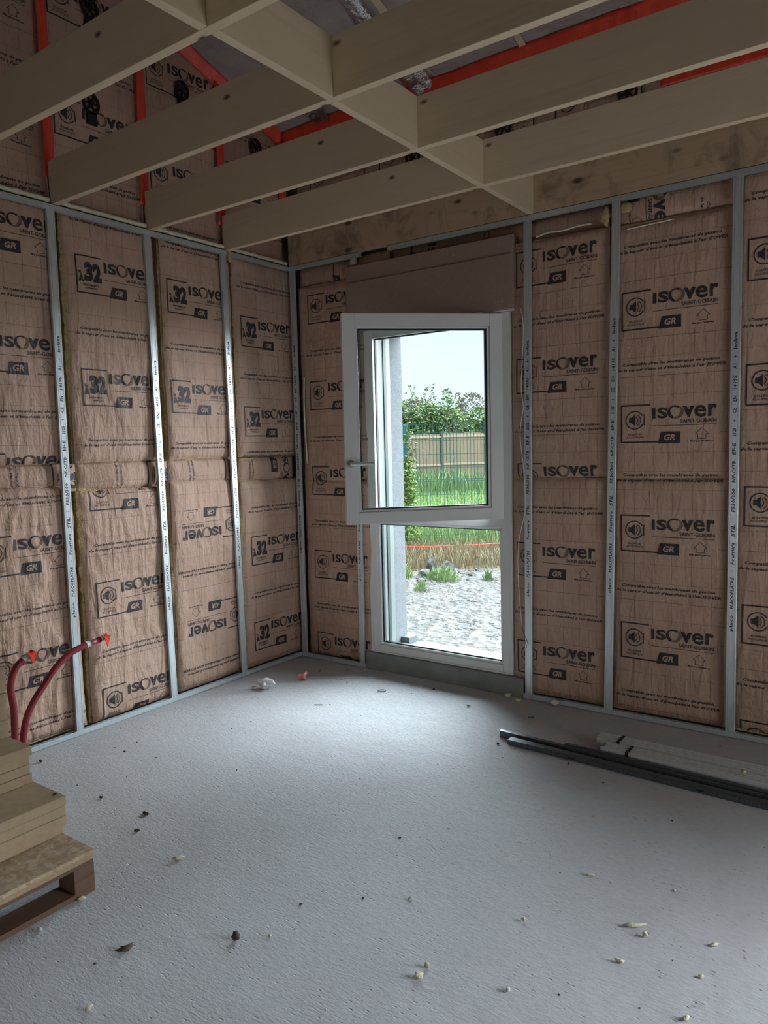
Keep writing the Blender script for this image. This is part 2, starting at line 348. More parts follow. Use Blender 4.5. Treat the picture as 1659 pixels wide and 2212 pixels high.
def sheet(name, wall, U0, U1, V0, V1, prints, x0=-.03, label='', cat='insulation', group=None, crinkle=1.0, seed=None, wool=True, step=.014, edge=.022, gridv=None, gridu=None, clip=None, core=.08):
    """insulation batt with printed paper facing. wall 'L': x=x0 plane seen from +x, U=y;  'W': y=-x0 plane seen from -y, U=x"""
    w, h = U1-U0, V1-V0; seed = seed if seed is not None else len(ALLP)+1
    nu, nv = max(2, int(w/step)), max(2, int(h/step))
    uu, vv = np.meshgrid(np.linspace(0, w, nu+1), np.linspace(0, h, nv+1)); uu = uu.ravel(); vv = vv.ravel()
    V = [np.stack([uu, vv, sheet_height(uu, vv, w, h, seed, crinkle, edge)], 1)]
    F = [(j*(nu+1)+i, j*(nu+1)+i+1, (j+1)*(nu+1)+i+1, (j+1)*(nu+1)+i) for j in range(nv) for i in range(nu)]; Mi = [0]*len(F)
    bm = bmesh.new()
    def put(arr, fs, ms, tr):
        vs = [bm.verts.new((*tr(c[0], c[1]), c[2])) for c in arr]
        for f, mi in zip(fs, ms):
            q = bm.faces.new([vs[i] for i in f]); q.material_index = mi
    bands_h = []
    for kind, pu, pv, rot in prints:
        ca, sa = round(math.cos(math.radians(rot))), round(math.sin(math.radians(rot)))
        A = ART[kind]; put(A[0], A[1], A[2], lambda x, y: (pu-U0+x*ca-y*sa, pv-V0+x*sa+y*ca))
    # printed ruling
    lay = P2()
    gv = gridv if gridv is not None else (V0 % .1); gu = gridu if gridu is not None else (U0 % .1)
    rot90 = any(abs(r) == 90 for _, _, _, r in prints)
    def blocked(u, v):
        for kind, pu, pv, rot in prints:
            dx, dy = u+U0-pu, v+V0-pv; a = math.radians(-rot); x = dx*math.cos(a)-dy*math.sin(a); y = dx*math.sin(a)+dy*math.cos(a)
            if kind == 't':
                if -.03 < x < .535 and -.034 < y < .033: return True
            elif -.012 < x < .497 and -.014 < y < .213: return True
        return False
    seg = .02; k = 0; v = gv
    while v < h:
        n = int(w/seg)
        for i in range(n):
            if not blocked(i*seg+seg/2, v): t = .0011 if round((v+V0-gv)*10) % 3 == 0 else .0006; lay.rect(i*seg, (i+1)*seg, v-t, v+t, 3)
        v += .1017
    u = gu
    while u < w:
        n = int(h/seg)
        for i in range(n):
            if not blocked(u, i*seg+seg/2): lay.rect(u-.0006, u+.0006, i*seg, (i+1)*seg, 3)
        u += .1
    put([(a[0], a[1], .5) for a in lay.v], lay.f, lay.m, lambda x, y: (x, y))
    for co, no in (((.002, 0, 0), (-1, 0, 0)), ((w-.002, 0, 0), (1, 0, 0)), ((0, .002, 0), (0, -1, 0)), ((0, h-.002, 0), (0, 1, 0))):
        bmesh.ops.bisect_plane(bm, geom=bm.verts[:]+bm.edges[:]+bm.faces[:], plane_co=co, plane_no=no, clear_outer=True, dist=1e-6)
    bm.verts.index_update(); off = len(V[0])
    if len(bm.verts):
        a = np.array([q.co[:] for q in bm.verts]); hh = sheet_height(a[:, 0], a[:, 1], w, h, seed, crinkle, edge)+.0004+.0021*a[:, 2]
        V.append(np.stack([a[:, 0], a[:, 1], hh], 1))
        for f in bm.faces: F.append(tuple(q.index+off for q in f.verts)); Mi.append(f.material_index)
    bm.free(); V = np.concatenate(V)
    if wall == 'L': mat = Matrix(((0, 0, 1, x0), (1, 0, 0, U0), (0, 1, 0, V0), (0, 0, 0, 1)))
    else: mat = Matrix(((1, 0, 0, U0), (0, 0, -1, -x0), (0, 1, 0, V0), (0, 0, 0, 1)))
    if clip is not None:
        pass
    me = bpy.data.meshes.new(name); me.from_pydata(V.tolist(), [], F); me.polygons.foreach_set('material_index', Mi)
    me.polygons.foreach_set('use_smooth', [True]*len(F)); me.update()
    o = link(name, me, PMATS); o.matrix_world = mat
    tag(o, label, cat, group); ALLP.append(o)
    if wool:
        b = MB(); n = max(3, int(h/.03)); rr = random.Random(seed)
        vs = []
        for j in range(n+1):
            t = h*j/n; e = rr.uniform(0, .010) if isinstance(wool, bool) else rr.uniform(.3, 1)*wool
            vs += [(-e, t, -core), (-e*1.1, t, -.026), (.012, t, -.016), (w-.012, t, -.026), (w, t, -core)]
        fs = [(j*5+i, j*5+i+1, j*5+i+6, j*5+i+5) for j in range(n) for i in range(4)]+[(4, 3, 2, 1, 0), tuple(n*5+i for i in range(5))]
        b.add(vs, fs); c = b.build('wool_core', WOOL, o)
        c['label'] = 'yellow glass wool edge'
    return o

# ------------------------------------------------------------------ setting
H = 2.85
def structure(o): o['kind'] = 'structure'; return o
b = MB().box(-.4, 5.6, -6.0, .40, -.25, 0); structure(b.build('floor', CONC))
b = MB().box(-.40, -.16, -6, .40, 0, 6.2); structure(b.build('wall_left', BLOCK))
b = MB()                                                       # window wall with its opening
b.box(-.16, .66, .155, .40, 0, 3.95); b.box(1.70, 5.6, .155, .40, 0, 3.95); b.box(.66, 1.70, .155, .40, 2.36, 3.95); b.box(.66, 1.70, .155, .40, 0, .07)
structure(b.build('wall_front', BLOCK))
b = MB()
b.box(-.40, .66, .40, .42, -.3, 3.95); b.box(1.70, 5.6, .40, .42, -.3, 3.95); b.box(.66, 1.70, .40, .42, 2.36, 3.95); b.box(.66, 1.70, .40, .42, -.3, .07)
b.box(.655, .672, .245, .42, .07, 2.36); b.box(1.688, 1.705, .245, .42, .07, 2.36); b.box(.66, 1.70, .245, .42, 2.345, 2.36)
structure(b.build('wall_front_render', REND))
b = MB(); b.box(5.2, 5.4, -6, -1.9, 0, 6.2); b.box(5.2, 5.4, -.8, .40, 0, 6.2); b.box(5.2, 5.4, -1.9, -.8, 1.9, 6.2); structure(b.build('wall_right', BLOCK))
b = MB(); b.box(-.16, 5.2, -5.8, -5.6, 0, 6.2); structure(b.build('wall_back', BLOCK))
# sloping roof underside with its membrane (rises away from the window wall)
SL = .335
def zslope(y): return 3.755 - SL*(y-.05)
me = bpy.data.meshes.new('ceiling'); n1, n2 = 60, 60; vs = []; fs = []
for j in range(n2+1):
    for i in range(n1+1):
        x = -.16+5.36*i/n1; y = .4-6.2*j/n2
        vs.append((x, y, zslope(y)+.014*mnoise.noise(Vector((x*1.7, y*2.1, 3)))-.010*abs(mnoise.noise(Vector((x*5, y*1.2, 7))))))
for j in range(n2):
    for i in range(n1): fs.append((j*(n1+1)+i, (j+1)*(n1+1)+i, (j+1)*(n1+1)+i+1, j*(n1+1)+i+1))
nb = len(vs)
for j, y in ((0, .4), (1, -5.8)):
    for x in (-.16, 5.2): vs.append((x, y, zslope(y)+.25))
fs.append((nb, nb+1, nb+3, nb+2))
me.from_pydata(vs, [], fs); structure(link('ceiling', me, FOIL, None, True))

# ------------------------------------------------------------------ insulation sheets
S = 'insulation_batt'
def col(x, top, k, kind, pitch=.609, rot=0): return [(kind, x, top-pitch*i, rot) for i in range(k)]
def txt(x, vs): return [('t', x, v, 0) for v in vs]
# left wall, upper row (1.50 to just above the top rail)
sheet(S, 'L', -2.95, -2.345, 1.50, 2.850, col(-2.90, 2.58, 2, 'a')+txt(-2.90, [2.38, 1.77]), label='brown papered insulation batt high on the left wall, at the frame edge', crinkle=1.2)
sheet(S, 'L', -2.335, -1.775, 1.50, 2.850, col(-2.286, 2.575, 3, 'a')+txt(-2.286, [2.37, 1.76]), label='upper insulation batt left of the leftmost tall steel stud, big cropped lettering', crinkle=1.2)
sheet(S, 'L', -1.735, -1.145, 1.50, 2.850, col(-1.672, 2.425, 2, 'l', .612)+txt(-1.672, [2.825, 2.222, 1.61]), label='upper left wall batt with two thermal 32 panels, right of the leftmost stud', crinkle=1.5, wool=.011)
sheet(S, 'L', -1.100, -.535, 1.50, 2.850, col(-1.072, 2.394, 2, 'l', .608)+txt(-1.072, [2.80, 2.195, 1.585]), label='upper left wall batt with thermal 32 marks between the second and third studs', crinkle=.9, wool=.010)
sheet(S, 'L', -.505, .11, 1.50, 2.850, col(-.463, 2.250, 2, 'l', .609)+txt(-.463, [2.66, 2.05, 1.52]), label='upper left wall batt with thermal 32 marks touching the room corner', crinkle=.45, wool=.010)
# left wall, cross-wise filler strips
def rprints(v0, ys, yt): return [('l', y, v0, -90) for y in ys]+[('t', y, v0, -90) for y in yt]
sheet('insulation_strip', 'L', -2.95, -1.72, 1.345, 1.505, rprints(1.505, [-1.87-.61, -1.87], [-2.075-.61, -2.075]), x0=-.045, label='crosswise filler strip with sideways lettering behind the leftmost stud', crinkle=.6, seed=41)
sheet('insulation_strip', 'L', -1.72, -1.105, 1.345, 1.505, rprints(1.50, [-1.262], [-1.465]), x0=-.043, label='crosswise filler strip between the first and second left wall studs', crinkle=.5, seed=42)
sheet('insulation_strip', 'L', -1.10, -.53, 1.345, 1.500, rprints(1.53, [-.652], [-.93]), x0=-.040, label='crosswise filler strip between the second and third left wall studs', crinkle=.5, seed=43)
sheet('insulation_strip', 'L', -.50, .035, 1.335, 1.495, rprints(1.70, [-.215], [-.40]), x0=-.040, label='crosswise filler strip with sideways GR block next to the room corner', crinkle=.5, seed=44)
# left wall, lower row
sheet(S, 'L', -2.95, -2.345, .03, 1.385, col(-2.90, .93, 2, 'a')+txt(-2.90, [1.31, .7, .1]), label='lower left wall batt almost hidden behind the stacked boards', crinkle=1.4)
sheet(S, 'L', -2.335, -1.755, .03, 1.385, col(-2.286, .94, 2, 'a', .60)+txt(-2.286, [1.315, .735, .13]), label='crumpled lower batt behind the two red conduits', crinkle=2.2, edge=.03)
sheet(S, 'L', -1.722, -1.150, .03, 1.345, col(-1.665, 1.228, 3, 'a', .609)+txt(-1.665, [1.02, .412]), label='lower left wall batt with loudspeaker marks right of the leftmost stud', crinkle=1.5, wool=.016)
sheet(S, 'L', -1.105, -.540, .03, 1.365, [('a', -.552, 1.180, 180), ('a', -.545, .560, 180), ('t', -.552, .775, 180), ('t', -.552, .145, 180)], label='lower left wall batt printed upside down, between the second and third studs', crinkle=1.1, wool=.011)
sheet(S, 'L', -.512, .11, .03, 1.335, col(-.448, .743, 2, 'l', .606)+txt(-.448, [1.135, .535]), label='lower left wall batt with thermal 32 marks at the room corner', crinkle=.45, wool=.008)
# left wall, above the joists' underside
for (a, c, fx, kk, lb, zt) in ((-2.95, -2.345, -2.90, 'a', 'gable batt above the joists at the far left frame edge', 4.6), (-2.34, -1.765, -2.32, 'a', 'gable batt left of the longest orange tape strip', 4.35),
                 (-1.755, -1.16, -1.715, 'a', 'gable batt between the first and second orange tape strips', 4.15), (-1.15, -.555, -1.103, 'a', 'gable batt between the second and third orange tape strips', 3.95),
                 (-.545, .04, -.50, 'a', 'gable batt above the joists in the room corner', 3.80)):
    base = {-2.95: 3.2, -2.34: 3.14, -1.755: 3.256, -1.15: 3.118, -.545: 3.26}[a]
    zt = zslope(a)+.0
    gb = sheet(S, 'L', a, c, 2.90, zt, col(fx, base+1.83, 4, kk, .61)+txt(fx, [base+.405+.61*i-1.22+.0 for i in range(4)]), x0=-.085, label=lb, crinkle=1.2, edge=.012, core=.06)
    for q in [gb]+list(gb.children):
        bm = bmesh.new(); bm.from_mesh(q.data); iv = gb.matrix_world.inverted()
        bmesh.ops.bisect_plane(bm, geom=bm.verts[:]+bm.edges[:]+bm.faces[:], plane_co=iv @ Vector((0, .05, 3.73)), plane_no=(iv.to_3x3() @ Vector((0, SL, 1))).normalized(), clear_outer=True, dist=1e-6); bm.to_mesh(q.data); bm.free()
# window wall
X = -.03
sheet(S, 'W', .045, .665, 1.30, 2.70, col(.140, 2.430, 3, 'a', .608)+txt(.140, [2.225, 1.615]), x0=X, label='window wall batt between the room corner and the shutter casing, upper', crinkle=.6, wool=.008)
sheet(S, 'W', .050, .665, .03, 1.325, col(.140, 1.212, 3, 'a', .608)+txt(.140, [1.01, .40]), x0=X+.006, label='lower window wall batt between the room corner and the window', crinkle=.5)
sheet('insulation_strip', 'W', .04, .84, 2.705, 2.845, [('a', .36, 2.95, -90)], x0=-.06, label='crosswise filler strip above the batt between corner and shutter casing', crinkle=1.2)
sheet('insulation_strip', 'W', .85, 2.30, 2.72, 2.845, [('a', 1.0, 3.0, -90), ('t', 1.55, 2.98, -90)], x0=-.085, label='dark filler strip behind the rail above the shutter casing', crinkle=1.2)
sheet(S, 'W', 1.725, 2.315, 1.345, 2.715, [('a', 1.762, 2.455, 0), ('a', 1.762, 1.840, 0), ('a', 1.762, 1.225, 0)]+txt(1.762, [2.25, 1.63]), x0=X, label='upper window wall batt right of the window, torn along its top', crinkle=.9)
sheet(S, 'W', 1.725, 2.315, .03, 1.345, col(1.755, .752, 2, 'a', .600)+txt(1.755, [1.155, .54]), x0=X+.004, label='lower window wall batt right of the window behind the white cable', crinkle=1.1)
sheet(S, 'W', 2.330, 2.935, 1.34, 2.70, col(2.385, 2.137, 2, 'a', .602)+txt(2.385, [2.565, 1.94, 1.345]), x0=X, label='upper window wall batt between the two studs right of the window', crinkle=.45)
sheet('insulation_strip', 'W', 2.325, 2.94, 2.705, 2.845, [('a', 2.42, 3.12, -90), ('t', 2.80, 2.75, -90)], x0=-.045, label='crosswise filler strip above the upper batt between the two right studs', crinkle=.6)
sheet(S, 'W', 2.330, 2.935, .03, 1.345, col(2.385, .938, 2, 'a', .603)+txt(2.380, [1.345, .733, .135]), x0=X, label='lower window wall batt between the two studs right of the window', crinkle=.6)
sheet(S, 'W', 2.955, 3.56, 0.03, 2.845, col(3.005, 2.311, 5, 'a', .605)+txt(3.005, [2.715, 2.11, 1.505, .90, .295]), x0=X, label='full height window wall batt at the right edge of the view', crinkle=.5)
sheet(S, 'W', 3.57, 4.17, 0.03, 2.845, col(3.615, 2.311, 5, 'a', .605)+txt(3.615, [2.11, 1.505, .90]), x0=X, label='full height window wall batt right of the view edge', crinkle=.5)
k = 0
for (a, c) in ((.05, .64), (.65, 1.25), (1.26, 1.86), (1.87, 2.47), (2.48, 3.08), (3.09, 3.69)):
    sheet(S, 'W', a, c, 3.12, 3.76, [('a', a+.13, 3.30, 0), ('t', a+.05, 3.19, 0), ('t', a+.05, 3.62, 0)], x0=-.055, crinkle=.8, edge=.012, core=.05,
          label='high window wall batt above the knotty joist, ' + ['next to the room corner', 'second from the corner', 'third from the corner, over the blocking', 'fourth from the corner, with two black caps', 'fifth from the corner', 'sixth from the corner at the view edge'][k]); k += 1
#PART2
# ------------------------------------------------------------------ steel studs and rails
def stud_mesh(L, text, tseed=0, t0=.55, flip=False):
    prof = [(-.0215,.012),(-.0225,.017),(-.0225,.001),(-.0212,0),(-.0155,0),(-.0148,.0014),(-.0132,.0014),(-.0125,0),(.0125,0),(.0132,.0014),(.0148,.0014),(.0155,0),(.0212,0),(.0225,.001),(.0225,.017),(.0215,.012)]
    vs = []; fs = []; mi = []
    n = len(prof)
    for z in (0, L): vs += [(a, d, z) for a, d in prof]
    for i in range(n-1): fs.append((i, i+1, n+i+1, n+i)); mi.append(0)
    inner = [(a*.965, d+.0008) for a, d in prof]; b = len(vs)
    for z in (0, L): vs += [(a, d, z) for a, d in inner]
    for i in range(n-1): fs.append((b+i+1, b+i, b+n+i, b+n+i+1)); mi.append(0)
    if text is not None:
        v, f = text; o = len(vs)
        s = -1 if flip else 1
        vs += [(-y*s, -.0004, (t0+x) if not flip else (t0+1.5-x)) for x, y in v]; fs += [tuple(i+o for i in q) for q in f]; mi += [1]*len(f)
    me = bpy.data.meshes.new('metal_stud'); me.from_pydata(vs, [], fs); me.polygons.foreach_set('material_index', mi); me.update(); return me
_words = P2()
_x = 0.0
for s, wd, hgt, sh in (('placo', .085, .013, 0), ('PLACOPLATRE', .165, .012, .15), ("'", .004, .004, 0), ('Fourrure', .115, .012, .15), ('STIL', .060, .013, .2), ("'", .004, .004, 0), ('F530/300', .120, .013, .1), ('NF-CSTB', .110, .012, .15), ('EF-E', .060, .012, .15), ('2125', .045, .012, .1), ('+', .010, .010, 0), ('CE', .030, .013, 0), ('EN', .030, .012, .1), ('14195', .070, .012, .1), ('A1', .028, .012, .1), ('+', .010, .010, 0), ('Isolava', .085, .012, .1)):
    _words.put(fit(text2d(s, 1, .03, sh, 1), _x, _x+wd, -hgt*.72, hgt*.72)); _x += wd+.030
STXT = (_words.v, _words.f)
def stud(wall, a0, a1, label, z0=.002, z1=2.846, t0=.60, flip=False, d=0.0):
    L = z1-z0; me = stud_mesh(L, STXT if t0 else None, 0, t0, flip)
    o = link('metal_stud', me, [GALV, SINK]); t = math.atan2(a1-a0, L)
    if wall == 'W': mat = Matrix.Translation((a0, d, z0)) @ Matrix.Rotation(t, 4, 'Y')
    else: mat = Matrix.Translation((-d, a0, z0)) @ Matrix.Rotation(-t, 4, 'X') @ Matrix.Rotation(PI/2, 4, 'Z')
    o.matrix_world = mat; tag(o, label, 'stud', 'galvanised furring studs on the walls'); return o
stud('L', -1.822, -1.812, 'galvanised steel stud on the left wall, standing behind the red conduits', t0=.66)
stud('L', -1.180, -1.212, 'galvanised steel stud on the left wall, second from the stacked boards', t0=.58)
stud('L', -.583, -.622, 'galvanised steel stud on the left wall, nearest to the room corner', t0=.75)
stud('L', -2.42, -2.42, 'galvanised steel stud on the left wall behind the high board stack', t0=.66)
stud('W', .026, .024, 'dark steel stud standing in the room corner', t0=.78, d=.001)
stud('W', .566, .581, 'steel stud left of the window, passing behind the open sash', z1=2.33, t0=.62, d=.001)
stud('W', .580, .580, 'short stud end above the left end of the shutter casing', z0=2.775, t0=None, d=.001)
stud('W', 1.836, 1.848, 'steel stud right of the window with readable black print', t0=.63, d=.001)
stud('W', 2.322, 2.362, 'steel stud in the middle of the wall right of the window', t0=.70, d=.001)
stud('W', 2.964, 2.960, 'steel stud on the window wall nearest to the right frame edge', t0=.56, d=.001)
stud('W', 3.57, 3.57, 'steel stud on the window wall beyond the right frame edge', t0=.56, d=.001)
def rail(wall, a, c, z, label, top=False):
    b = MB(); t = .0012; lo, hi = (z-.030, z) if top else (z, z+.030); web = (hi-t, hi) if top else (lo, lo+t)
    if wall == 'W': b.box(a, c, -.0016, -.0003, lo, hi); b.box(a, c, .0185, .0198, lo, hi); b.box(a, c, -.0016, .0198, *web)
    else: b.box(.0003, .0016, a, c, lo, hi); b.box(-.0198, -.0185, a, c, lo, hi); b.box(-.0198, .0016, a, c, *web)
    cx = ((a+c)/2, .01, z) if wall == 'W' else (-.01, (a+c)/2, z)
    o = b.build('metal_rail', GALV, local=cx); tag(o, label, 'rail', 'galvanised wall rails')
rail('L', -3.4, -.003, 0.0005, 'galvanised rail screwed to the floor along the left wall')
rail('L', -3.4, -.003, 2.8495, 'galvanised rail under the joist ends along the left wall', True)
rail('W', .003, .603, 0.0005, 'short galvanised floor rail between the corner and the window sill block')
rail('W', 1.802, 4.6, 0.0005, 'long galvanised floor rail right of the window')
rail('W', .003, .641, 2.8495, 'short galvanised top rail from the corner to the gap', True)
rail('W', .867, 4.6, 2.8495, 'long galvanised top rail over the shutter casing and onwards', True)

# ------------------------------------------------------------------ joists
def beam(name, x0, x1, y0, y1, z0, z1, mat, label, group=None, seed=0):
    b = MB().box(x0-(x0+x1)/2, x1-(x0+x1)/2, y0-(y0+y1)/2, y1-(y0+y1)/2, 0, z1-z0)
    o = b.build(name, mat, bevel=.0022); o.location = ((x0+x1)/2, (y0+y1)/2, z0); tag(o, label, 'joist' if 'joist' in name else 'blocking', group); return o
GJ = 'spruce ceiling joists running parallel to the window wall'
for i, (y, lb) in enumerate(((-3.0, 'pale spruce ceiling joist above the viewer, outside the frame top'), (-2.40, 'pale spruce ceiling joist nearest the viewer, crossing the top left corner'), (-1.80, 'pale spruce ceiling joist, second from the viewer, long crack right of the blocking'), (-1.20, 'pale spruce ceiling joist, third from the viewer, oval grain figure on its left half'), (-.60, 'pale spruce ceiling joist, the last one before the knotty wall joist'))):
    beam('ceiling_joist', -.02+.0, 5.19, y, y+.036, 2.852, 3.072, JOIST, lb, GJ)
beam('wall_joist', .0, 5.19, .0, .036, 2.852, 3.112, RIM, 'knotty dark-stained joist fixed along the window wall above the rail')
for y0, y1, dx, lb in ((-2.964, -2.40, 0, 'spruce blocking nearest the viewer at the top edge'), (-2.364, -1.80, .012, 'spruce blocking between the first and second joists'), (-1.764, -1.20, 0, 'spruce blocking between the second and third joists'),
                   (-1.164, -.60, .004, 'spruce blocking between the third and fourth joists'), (-.564, 0, .006, 'spruce blocking between the last joist and the knotty wall joist')):
    b = MB().box(-.018, .018, y0+.0005, y1-.0005, 0, .218); o = b.build('joist_blocking', JOIST2, bevel=.002, local=None); o.location = (1.866+dx, 0, 2.8525); tag(o, lb, 'blocking', 'short blocking pieces between the joists')

# ------------------------------------------------------------------ red tape
def strip(path, wid, side, name, label, seed, n=40, amp=.006, group='red and orange membrane tape'):
    """crinkled adhesive strip along a path; side = width direction(s)"""
    path = [Vector(p) for p in path]; L = sum((path[i+1]-path[i]).length for i in range(len(path)-1)); n = max(8, int(L/.03))
    vs = []; fs = []; m = 6; side = Vector(side).normalized(); k = 0; acc = 0
    def at(t):
        d = t*L
        for i in range(len(path)-1):
            l = (path[i+1]-path[i]).length
            if d <= l or i == len(path)-2: return path[i].lerp(path[i+1], min(1, d/l)), (path[i+1]-path[i]).normalized()
            d -= l
    for j in range(n+1):
        p, t = at(j/n); nn = side.cross(t).normalized(); w = wid*(1+.12*mnoise.noise(Vector((j*.13, seed, 0))))
        for i in range(m+1):
            u = i/m-.5; q = p+side*(u*w)+nn*amp*mnoise.noise(Vector((i*.9, j*.28, seed)))
            vs.append(q)
    for j in range(n):
        for i in range(m): fs.append((j*(m+1)+i, j*(m+1)+i+1, (j+1)*(m+1)+i+1, (j+1)*(m+1)+i))
    b = MB().add(vs, fs); o = b.build(name, TAPE, None, True, local=tuple(path[0])); s = o.modifiers.new('thick', 'SOLIDIFY'); s.thickness = .0009; s.offset = 0
    tag(o, label, 'tape', group); return o
xt = -.050
for y, z0, z1, lb in ((-1.768, 3.03, 4.33, 'orange tape strip running up the gable left of the first joist opening'), (-1.170, 3.03, 4.13, 'orange tape strip running up the gable above the second left stud'), (-.566, 3.05, 3.93, 'orange tape strip running up the gable above the third left stud')):
    strip([(xt+.014, y-.022, z0-.03), (xt+.006, y-.008, z0+.08), (xt, y, z0+.3), (xt, y+.004, z1)], .058, (0, 1, 0), 'membrane_tape', lb, y*10)
strip([(-.045, .012, 3.10), (-.045, .008, 3.74)], .055, (.7, .7, 0), 'membrane_tape', 'orange tape strip up the attic corner behind the last joist', 5)
strip([(-.040, .02, zslope(.02)-.030), (-.040, -2.0, zslope(-2.0)-.030), (-.040, -4.6, zslope(-4.6)-.030)], .085, (.75, 0, .66), 'membrane_tape', 'orange tape sealing the slope of the roof to the gable', 9)
strip([(-.02, .004, 3.725), (2.0, .0, 3.722), (5.1, .004, 3.725)], .115, (0, -.42, .9), 'membrane_tape', 'long red tape sealing the roof membrane to the window wall', 14, amp=.012)
strip([(2.58, .022, 3.385), (3.7, .022, 3.378)], .070, (0, 0, 1), 'membrane_tape', 'short red tape patch low on the attic wall at the right edge', 21, amp=.004)
# silver foil folds hanging on the membrane
def crumple(name, cx, cy, cz, lx, ly, mat, label, cat, seed, amp=.03, drop=.0):
    vs = []; fs = []; n = 16
    for j in range(n+1):
        for i in range(n+1):
            x = (i/n-.5)*lx; y = (j/n-.5)*ly; vs.append((x, y, -SL*y-abs(mnoise.noise(Vector((x*14+seed, y*3, seed))))*amp-drop*math.sin(PI*i/n)))
    for j in range(n):
        for i in range(n): fs.append((j*(n+1)+i, (j+1)*(n+1)+i, (j+1)*(n+1)+i+1, j*(n+1)+i+1))
    o = MB().add(vs, fs).build(name, mat, None, True); o.location = (cx, cy, cz); s = o.modifiers.new('thick', 'SOLIDIFY'); s.thickness = .001; tag(o, label, cat, None); return o
o = crumple('foil_flap', 1.12, -.62, zslope(-.62)-.02, .12, 1.1, FOILS, 'shiny silver foil fold hanging from the roof membrane at the top of the view', 'foil', 3, .05, .03)
o = crumple('foil_flap', 1.16, -.10, zslope(-.10)-.02, .16, .22, FOILS, 'small crumpled silver foil end next to the red tape', 'foil', 8, .05, .02)
crumple('membrane_batten', 1.245, -.80, zslope(-.80)-.012, .05, 1.5, JOIST, 'pale wooden batten beside the silver foil fold', 'batten', 2, .002)
crumple('membrane_batten', 1.84, -.25, zslope(-.25)-.012, .04, .5, JOIST, 'short pale wooden batten above the red tape', 'batten', 5, .002)
# black insulation caps on the attic walls
def cap(p, wall, label, rot=0.0):
    r = empty('wall_anchor', p); tag(r, label, 'fixing cap', 'black plastic insulation caps in the attic')
    b = MB(); n = 20
    def ringv(R, z): return [(z, R*math.cos(2*PI*k/n), R*1.15*math.sin(2*PI*k/n)) for k in range(n)]
    b.v += ringv(.052, 0)+ringv(.052, .012)+ringv(.040, .012)+ringv(.040, 0)
    for q in range(3):
        for k in range(n): b.f.append((q*n+k, q*n+(k+1) % n, (q+1)*n+(k+1) % n, (q+1)*n+k)); b.m.append(0)
    for a in range(3):
        t = a*PI/3+rot; c, s = math.cos(t)*.046, math.sin(t)*.050; w = .0045
        b.add([(.002, -c-s*w*18, -s+c*w*18), (.002, c-s*w*18, s+c*w*18), (.002, c+s*w*18, s-c*w*18), (.002, -c+s*w*18, -s-c*w*18), (.010, -c-s*w*18, -s+c*w*18), (.010, c-s*w*18, s+c*w*18), (.010, c+s*w*18, s-c*w*18), (.010, -c+s*w*18, -s-c*w*18)], [(0,3,2,1),(4,5,6,7),(0,1,5,4),(1,2,6,5),(2,3,7,6),(3,0,4,7)])
    d = b.build('anchor_disc', BLK, r)
    MB().tube([(0, 0, 0), (.024, 0, 0)], .012, 12).build('anchor_hub', BLK, r); MB().box(.0, .012, -.030, .030, -.115, -.048).build('anchor_tab', BLK, r)
    if wall == 'W': r.rotation_euler = (0, 0, -PI/2)
    return r
cap((-.066, -1.495, 3.475), 'L', 'black spoked cap on the gable between the two left tape strips')
cap((-.066, -.850, 3.775), 'L', 'black spoked cap on the gable between the second and third tape strips', .4)
cap((-.066, -.225, 3.62), 'L', 'black spoked cap on the gable in the attic corner', .2)
cap((-.066, -1.47, 3.985), 'L', 'black spoked cap high on the gable at the top edge', .1)
cap((2.413, .034, 3.375), 'W', 'black spoked cap on the attic wall furthest right', .3)
cap((1.690, .034, 3.385), 'W', 'black spoked cap on the attic wall just left of the blocking line', .2)
cap((1.059, .034, 3.365), 'W', 'black spoked cap on the attic wall above the middle of the window', .5)

# ------------------------------------------------------------------ window
structure(MB().box(.605, 1.800, .0, .150, 0.0, .118).build('trim_1', SILL, bevel=.004))
win = empty('window_1', (.632, .03, .12)); structure(win); win['label'] = 'white plastic window with a low fixed pane and an open upper sash'
WX0, WX1, WZ0, WZ1 = .632, 1.722, .120, 2.330
def wb(bxs, name, mat, parent=win, bevel=.003, org=(.632, .03, .12)):
    b = MB()
    for q in bxs: b.box(q[0]-org[0], q[1]-org[0], q[2]-org[1], q[3]-org[1], q[4]-org[2], q[5]-org[2])
    return b.build(name, mat, parent, bevel=bevel)
fr = [(WX0, WX0+.070, .03, .10, WZ0, WZ1), (WX1-.070, WX1, .03, .10, WZ0, WZ1), (WX0+.07, WX1-.07, .031, .10, WZ0, WZ0+.055), (WX0+.07, WX1-.07, .031, .10, WZ1-.055, WZ1),
      (WX0+.07, WX1-.07, .034, .10, 1.035, 1.115), (WX0-.004, WX1-.03, .022, .030, WZ0, WZ0+.012)]
wb(fr, 'window_frame', PVC)
wb([(WX0+.012, WX0+.024, .0285, .0305, WZ0+.02, WZ1-.02), (WX1-.024, WX1-.012, .0285, .0305, WZ0+.02, WZ1-.02)], 'frame_cover_strip', PVC, bevel=0)
x0, x1 = WX0+.07, WX1-.07
wb([(x0, x0+.016, .042, .060, .175, 1.035), (x1-.016, x1, .042, .060, .175, 1.035), (x0+.016, x1-.016, .042, .060, .175, .190), (x0+.016, x1-.016, .042, .060, 1.020, 1.035)], 'glazing_bead', PVC, bevel=.002)
wb([(x0+.013, x0+.025, .060, .082, .186, 1.024), (x1-.025, x1-.013, .060, .082, .186, 1.024), (x0+.025, x1-.025, .060, .082, .186, .197), (x0+.025, x1-.025, .060, .082, 1.013, 1.024)], 'pane_spacer', GASK, bevel=0)
wb([(x0+.014, x1-.014, .066, .070, .188, 1.022)], 'fixed_pane', GLASS, bevel=0)
